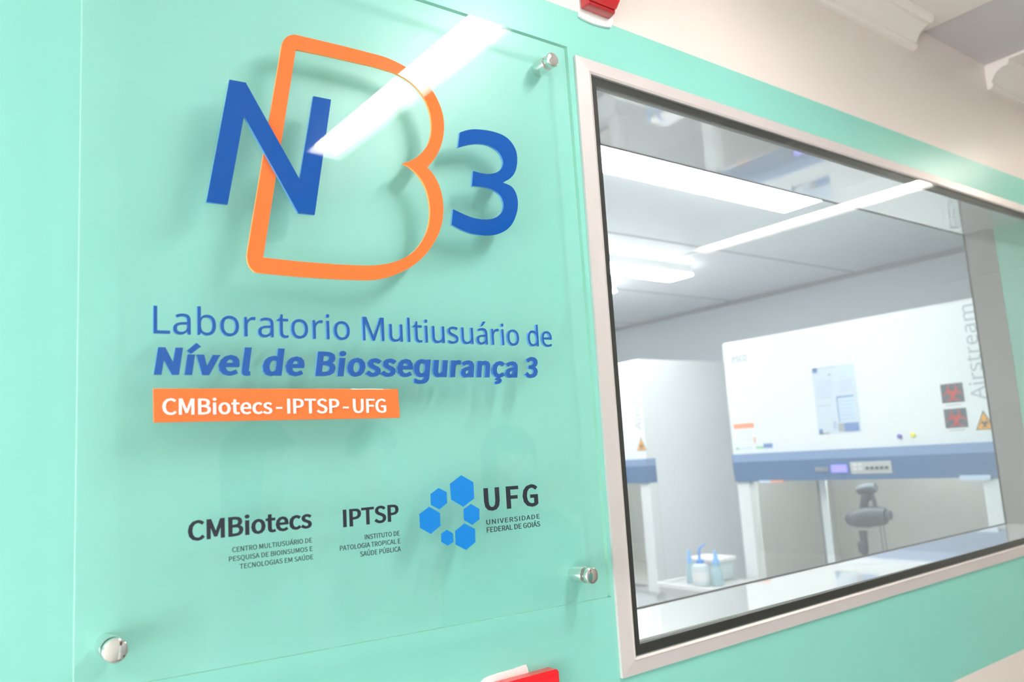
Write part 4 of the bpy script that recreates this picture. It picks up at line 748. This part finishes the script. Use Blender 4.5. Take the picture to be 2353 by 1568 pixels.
sheet('warning_sign', 0.457, 0.540, 0.077, 0.156, [M['paper'], M['dkgrey'], M['redp'], M['greytxt']], f_bio(0.118), 'red biohazard symbol on a dark square, upper of the two taped signs', 'warning sign', 'red biohazard signs on the nearer cabinet')
sheet('warning_sign', 0.457, 0.540, -0.006, 0.073, [M['paper'], M['dkgrey'], M['redp'], M['greytxt']], f_bio(0.034), 'red biohazard symbol on a dark square, lower of the two taped signs', 'warning sign', 'red biohazard signs on the nearer cabinet')
for nm, y, z, lab in (('purple', 0.696, -0.011, 'small round purple magnet on the cabinet front'), ('yellow', 0.648, -0.009, 'small round yellow magnet on the cabinet front')):
    b = MB(); b.lathe((XF, y, z), (-1, 0, 0), [(0, 0.0085), (0.006, 0.0085), (0.008, 0.006)], 20); o = b.build('magnet', M[nm], smooth=True)
    tag(o, lab, 'magnet', 'round magnets on the nearer cabinet')

# microscope standing in the nearer cabinet
XM = 2.95; t = thing('microscope', (XM, 0.95, -0.64), 'dark grey microscope with a side knob inside the nearer cabinet', 'microscope')
b = MB(); b.sweep([(XM, 0.973, -0.60), (XM, 0.968, -0.44), (XM, 0.966, -0.36)], [0.012, 0.012, 0.015], 14); b.build('column', M['grille'], t, smooth=True)
b = MB(); b.lathe((XM, 0.973, -0.445), (0, 0, 1), [(0, 0.012), (0.006, 0.018), (0.04, 0.020), (0.046, 0.015)], 18); b.build('condenser', M['dkgrey'], t, smooth=True)
b = MB(); b.box(XM-0.07, XM+0.10, 0.88, 1.05, -0.6399, -0.600); b.build('foot', M['grille'], t, bevel=0.01)
b = MB(); b.sweep([(XM, 1.030, -0.322), (XM, 1.020, -0.320), (XM, 0.99, -0.316), (XM, 0.94, -0.308), (XM, 0.90, -0.303), (XM, 0.872, -0.302), (XM, 0.866, -0.302)], [0.008, 0.022, 0.033, 0.040, 0.037, 0.032, 0.026], 18); b.build('body_tube', M['grille'], t, smooth=True)
b = MB(); b.lathe((XM, 0.866, -0.300), (0, -1, 0), [(0, 0.005), (0.006, 0.005), (0.007, 0.017), (0.018, 0.017), (0.020, 0.014)], 20); b.build('focus_knob', M['dkgrey'], t, smooth=True)
b = MB(); b.sweep([(XM, 0.955, -0.290), (XM, 0.945, -0.250), (XM, 0.930, -0.222)], [0.017, 0.015, 0.022], 14); b.sweep([(XM, 0.905, -0.285), (XM, 0.905, -0.250), (XM, 0.915, -0.222)], [0.008, 0.008, 0.012], 12); b.build('head_arm', M['grille'], t, smooth=True)
b = MB(); b.sweep([(XM, 0.966, -0.208), (XM, 0.950, -0.205), (XM, 0.915, -0.200), (XM, 0.893, -0.197)], [0.016, 0.022, 0.022, 0.016], 16); b.build('eyepiece', M['grille'], t, smooth=True)
b = MB()
for dy in (0, 0.014): b.sweep([(XM, 0.895-dy, -0.335), (XM, 0.893-dy, -0.45), (XM-0.01, 0.880-dy, -0.56), (XM, 0.88, -0.62)], 0.0025, 8)
b.build('cable', M['steeld'], t, smooth=True)

# ================================================================== trolley with wash bottles between the cabinets
t = thing('trolley', (2.62, 1.45, -1.5), 'low lab trolley with a pale tray between the two cabinets', 'trolley')
ZT = -0.550
b = MB(); x0, x1, y0, y1 = 2.475, 2.78, 1.30, 1.60
b.hexa([Vector((x0, y0, ZT-0.001)), Vector((x1, y0, ZT-0.001)), Vector((x1, y1, ZT-0.001)), Vector((x0, y1, ZT-0.001))], [Vector((x0+0.07, y0+0.04, ZT-0.09)), Vector((x1-0.02, y0+0.04, ZT-0.09)), Vector((x1-0.02, y1-0.06, ZT-0.09)), Vector((x0+0.07, y1-0.06, ZT-0.09))])
b.build('tray', M['steel'], t)
b = MB(); b.box(x0-0.008, x1, y0-0.008, y0+0.008, ZT-0.003, ZT+0.011); b.box(x0-0.008, x0+0.008, y0+0.008, y1, ZT-0.003, ZT+0.011); b.box(x0-0.008, x1, y1, y1+0.010, ZT-0.003, ZT+0.011); b.build('tray_rim', M['white'], t)
for xx in (x0+0.09, x1-0.05):
    for yy in (y0+0.06, y1-0.08):
        b = MB(); b.sweep([(xx, yy, -1.5), (xx, yy, ZT-0.0901)], 0.012, 10); b.build('leg', M['steel'], t, smooth=True)
b = MB(); b.box(x0+0.075, x1-0.03, y0+0.045, y1-0.065, -1.22, -1.205); b.build('lower_shelf', M['steel'], t)
def atz(px, py, Z):
    d = ray(px, py); return CAM + d*((Z - CAM.z)/d.z)
def bottle(name, px, py_, hh, r, mats, label, spray):
    base = atz(px, py_, ZT); t = thing(name, base, label, 'bottle')
    b = MB()
    if not spray:
        b.lathe(base, (0, 0, 1), [(0, r*0.92), (0.004, r), (hh*0.66, r), (hh*0.80, r*0.86), (hh*0.86, r*0.42), (hh*0.90, r*0.40)], 28); b.build('bottle_body', mats[0], t, smooth=True)
        b = MB(); b.lathe(base+Vector((0, 0, hh*0.87)), (0, 0, 1), [(0, r*0.46), (hh*0.13, r*0.44), (hh*0.15, r*0.3)], 20); b.build('cap', mats[1], t, smooth=True)
        b = MB(); o_ = base+Vector((0, 0, hh)); b.sweep([o_, o_+Vector((0, 0, 0.028)), o_+Vector((0.003, 0, 0.040)), o_+Vector((0.011, -0.006, 0.052)), o_+Vector((0.026, -0.014, 0.060))], [0.005, 0.005, 0.005, 0.004, 0.003], 10); b.build('nozzle', mats[1], t, smooth=True)
        b = MB(); b.lathe(base+Vector((0, 0, hh*0.2)), (0, 0, 1), [(0, r*1.004), (hh*0.34, r*1.004)], 28); b.build('paper_label', M['paper'], t, smooth=True)
    else:
        b.lathe(base, (0, 0, 1), [(0, r*0.9), (0.004, r), (hh*0.40, r*0.92), (hh*0.62, r*0.45), (hh*0.66, r*0.42)], 24); b.build('bottle_body', mats[0], t, smooth=True)
        b = MB(); b.lathe(base+Vector((0, 0, hh*0.60)), (0, 0, 1), [(0, r*0.62), (hh*0.10, r*0.60), (hh*0.20, r*0.36), (hh*0.40, r*0.24), (hh*0.42, r*0.16)], 20); b.build('spray_head', mats[1], t, smooth=True)
    return t
bottle('wash_bottle', 1613, 1345, 0.098, 0.035, (M['bottle'], M['bluecap']), 'squat milky wash bottle with a bent blue nozzle, middle of the three bottles', False)
bottle('spray_bottle', 1589, 1340, 0.132, 0.018, (M['bottleb'], M['bluecap2']), 'slim bottle with a blue head, left of the wash bottle', True)
bottle('spray_bottle', 1650, 1345, 0.132, 0.024, (M['bottleb'], M['bluecap2']), 'slim bottle with a blue head, right of the wash bottle', True)
t = thing('plastic_box', (2.71, 1.50, ZT), 'translucent white lidded plastic box behind the bottles', 'box')
b = MB(); b.hexa([Vector((2.655, 1.44, ZT+0.075)), Vector((2.765, 1.44, ZT+0.075)), Vector((2.765, 1.585, ZT+0.075)), Vector((2.655, 1.585, ZT+0.075))], [Vector((2.665, 1.45, ZT+0.001)), Vector((2.755, 1.45, ZT+0.001)), Vector((2.755, 1.575, ZT+0.001)), Vector((2.665, 1.575, ZT+0.001))]); b.build('box_body', M['bottle'], t, bevel=0.004)
b = MB(); b.box(2.648, 2.772, 1.433, 1.592, ZT+0.0751, ZT+0.092); b.build('lid', M['white'], t, bevel=0.004)

# ================================================================== three people behind the camera, seen mirrored in the sign
M['skin'] = mat('skin', (0.55, 0.34, 0.25), 0.5); M['hair'] = mat('dark hair', (0.03, 0.02, 0.018), 0.45)
M['coat'] = mat('white lab coat', (0.52, 0.55, 0.56), 0.8); M['coatb'] = mat('teal scrub cloth', (0.10, 0.30, 0.30), 0.8); M['trouser'] = mat('dark trousers', (0.05, 0.06, 0.08), 0.8)
M['maskc'] = mat('face mask cloth', (0.55, 0.68, 0.72), 0.8); M['eye'] = mat('eye white', (0.8, 0.8, 0.8), 0.2); M['shoe'] = mat('black shoe', (0.02, 0.02, 0.02), 0.5)
def ring_mesh(rings, seg=20):
    """rings: (centre, half width x, half depth y) stacked upward"""
    b = MB(); n = len(rings)
    for c, rx, ry in rings:
        for k in range(seg):
            a = 2*math.pi*k/seg; b.v.append((c[0]+rx*math.cos(a), c[1]+ry*math.sin(a), c[2]))
    for i in range(n-1):
        for k in range(seg):
            b.f.append([i*seg+k, i*seg+(k+1) % seg, (i+1)*seg+(k+1) % seg, (i+1)*seg+k]); b.m.append(0)
    b.f.append(list(reversed(range(seg)))); b.f.append([(n-1)*seg+k for k in range(seg)]); b.m += [0, 0]
    return b
def person(x, y, h, turn, coat, label, hairlen):
    t = thing('person', (x, y, -1.5), label, 'person', 'people standing in the corridor'); t.rotation_euler = (0, 0, turn)
    k = h/1.70
    V, E, R = [], [], []
    def vert(p, r, par=None):
        V.append(Vector(p)*k); R.append(r*k if isinstance(r, (int, float)) else (r[0]*k, r[1]*k))
        if par is not None: E.append((par, len(V)-1))
        return len(V)-1
    pel = vert((0, 0, 0.92), (0.15, 0.10)); wa = vert((0, 0, 1.08), (0.13, 0.09), pel); ch = vert((0, 0, 1.26), (0.15, 0.10), wa); ne0 = vert((0, 0, 1.40), (0.085, 0.075), ch)
    ne = vert((0, 0.0, 1.47), 0.052, ne0); j = vert((0, 0.018, 1.53), (0.058, 0.072), ne); fc = vert((0, 0.012, 1.59), (0.072, 0.088), j); hd = vert((0, 0.0, 1.645), (0.066, 0.082), fc)
    nz = vert((0, 0.085, 1.585), 0.014, fc); vert((0, 0.112, 1.568), 0.011, nz)
    for s in (-1, 1):
        vert((s*0.078, 0.0, 1.585), 0.012, fc)
        sh = vert((s*0.165, 0, 1.375), 0.052, ch); el = vert((s*0.215, -0.01, 1.10), 0.040, sh); wr = vert((s*0.225, 0.05, 0.86), 0.026, el); pa = vert((s*0.222, 0.065, 0.80), (0.022, 0.036), wr)
        for q, (dy, ln) in enumerate(((0.030, 0.070), (0.011, 0.080), (-0.008, 0.074), (-0.026, 0.058))):
            a = vert((s*0.220, 0.068+dy, 0.765), 0.0095, pa); c = vert((s*0.214, 0.070+dy, 0.765-ln*0.55), 0.009, a); vert((s*0.204, 0.072+dy, 0.765-ln), 0.0075, c)
        a = vert((s*0.205, 0.100, 0.800), 0.011, pa); vert((s*0.198, 0.118, 0.765), 0.009, a)
        hip = vert((s*0.085, 0, 0.84), 0.085, pel); kn = vert((s*0.095, 0.01, 0.48), 0.055, hip); an = vert((s*0.10, -0.01, 0.085), 0.036, kn); vert((s*0.105, 0.13, 0.035), 0.030, an)
    me = bpy.data.meshes.new('body'); me.from_pydata([tuple(v) for v in V], E, []); me.materials.append(M['skin'])
    o = bpy.data.objects.new('body', me); COL.objects.link(o); o.parent = t
    sk = o.modifiers.new('skin', 'SKIN'); sk.use_smooth_shade = True
    for i, v in enumerate(me.skin_vertices[0].data): v.radius = (R[i], R[i]) if isinstance(R[i], float) else R[i]; v.use_root = (i == 0)
    sb = o.modifiers.new('sub', 'SUBSURF'); sb.levels = 1; sb.render_levels = 1
    def put(b, nm, m, smooth=True):
        b.v = [tuple(Vector(v)*k - Vector((0, 0, ZE)) + wloc(t)) for v in b.v]; return b.build(nm, m, t, smooth=smooth)
    put(ring_mesh([((0, 0, 0.56), 0.21, 0.15), ((0, 0, 0.75), 0.20, 0.14), ((0, 0, 0.92), 0.185, 0.13), ((0, 0, 1.08), 0.155, 0.115), ((0, 0, 1.26), 0.185, 0.125), ((0, 0, 1.37), 0.185, 0.10), ((0, 0, 1.43), 0.11, 0.08), ((0, 0.0, 1.455), 0.07, 0.065)]), 'coat', coat)
    for s in (-1, 1):
        b = MB(); b.sweep([(s*0.13, 0, 1.385), (s*0.185, 0, 1.34), (s*0.215, -0.01, 1.10), (s*0.226, 0.04, 0.90)], [0.055, 0.068, 0.056, 0.046], 14); put(b, 'sleeve', coat)
        b = MB(); b.sweep([(s*0.085, 0, 0.88), (s*0.095, 0.01, 0.48), (s*0.10, -0.01, 0.06)], [0.095, 0.075, 0.062], 14); put(b, 'trouser_leg', M['trouser'])
        b = MB(); b.sweep([(s*0.10, -0.06, 0.04), (s*0.102, 0.03, 0.045), (s*0.106, 0.12, 0.035), (s*0.107, 0.17, 0.025)], [0.036, 0.044, 0.040, 0.022], 14); put(b, 'shoe', M['shoe'])
        b = MB(); b.sweep_prof(Vector((s*0.030, 0.084, 1.612)), Vector((0, 1, 0)), [(0, 0.013), (0.006, 0.010), (0.009, 0.004)], 12, 0); put(b, 'eye', M['eye'])
    # hair: cap over the skull, longer behind
    b = MB(); seg = 22; rows = 9
    for i in range(rows):
        ph = math.radians(90-i*13)
        for q in range(seg):
            a = 2*math.pi*q/seg; front = max(0, math.sin(a))
            z = 1.63+0.098*math.sin(ph); r = 1.0
            if front > 0.3: z = max(z, 1.655)
            elif i == rows-1: z -= hairlen
            b.v.append((0.092*math.cos(ph)*math.cos(a)*r, 0.108*math.cos(ph)*math.sin(a)-0.006, z))
    for i in range(rows-1):
        for q in range(seg): b.f.append([i*seg+q, i*seg+(q+1) % seg, (i+1)*seg+(q+1) % seg, (i+1)*seg+q]); b.m.append(0)
    ho = put(b, 'hair', M['hair']); sd = ho.modifiers.new('thick', 'SOLIDIFY'); sd.thickness = 0.012
    b = MB(); b.sweep([(0, 0.085, 1.525), (0, 0.108, 1.545), (0, 0.112, 1.572), (0, 0.098, 1.592)], [0.030, 0.046, 0.042, 0.022], 16); put(b, 'face_mask', M['maskc'])
    return t
person(0.79, -1.50, 1.62, math.radians(-50), M['coat'], 'person in a white lab coat with dark hair, leftmost faint reflection in the sign', 0.16)
person(1.34, -1.90, 1.63, math.radians(-12), M['coat'], 'person in a lab coat with short hair, middle faint reflection in the sign', 0.0)
person(1.54, -1.36, 1.58, math.radians(8), M['coatb'], 'person in teal scrubs with long dark hair, rightmost faint reflection in the sign', 0.20)
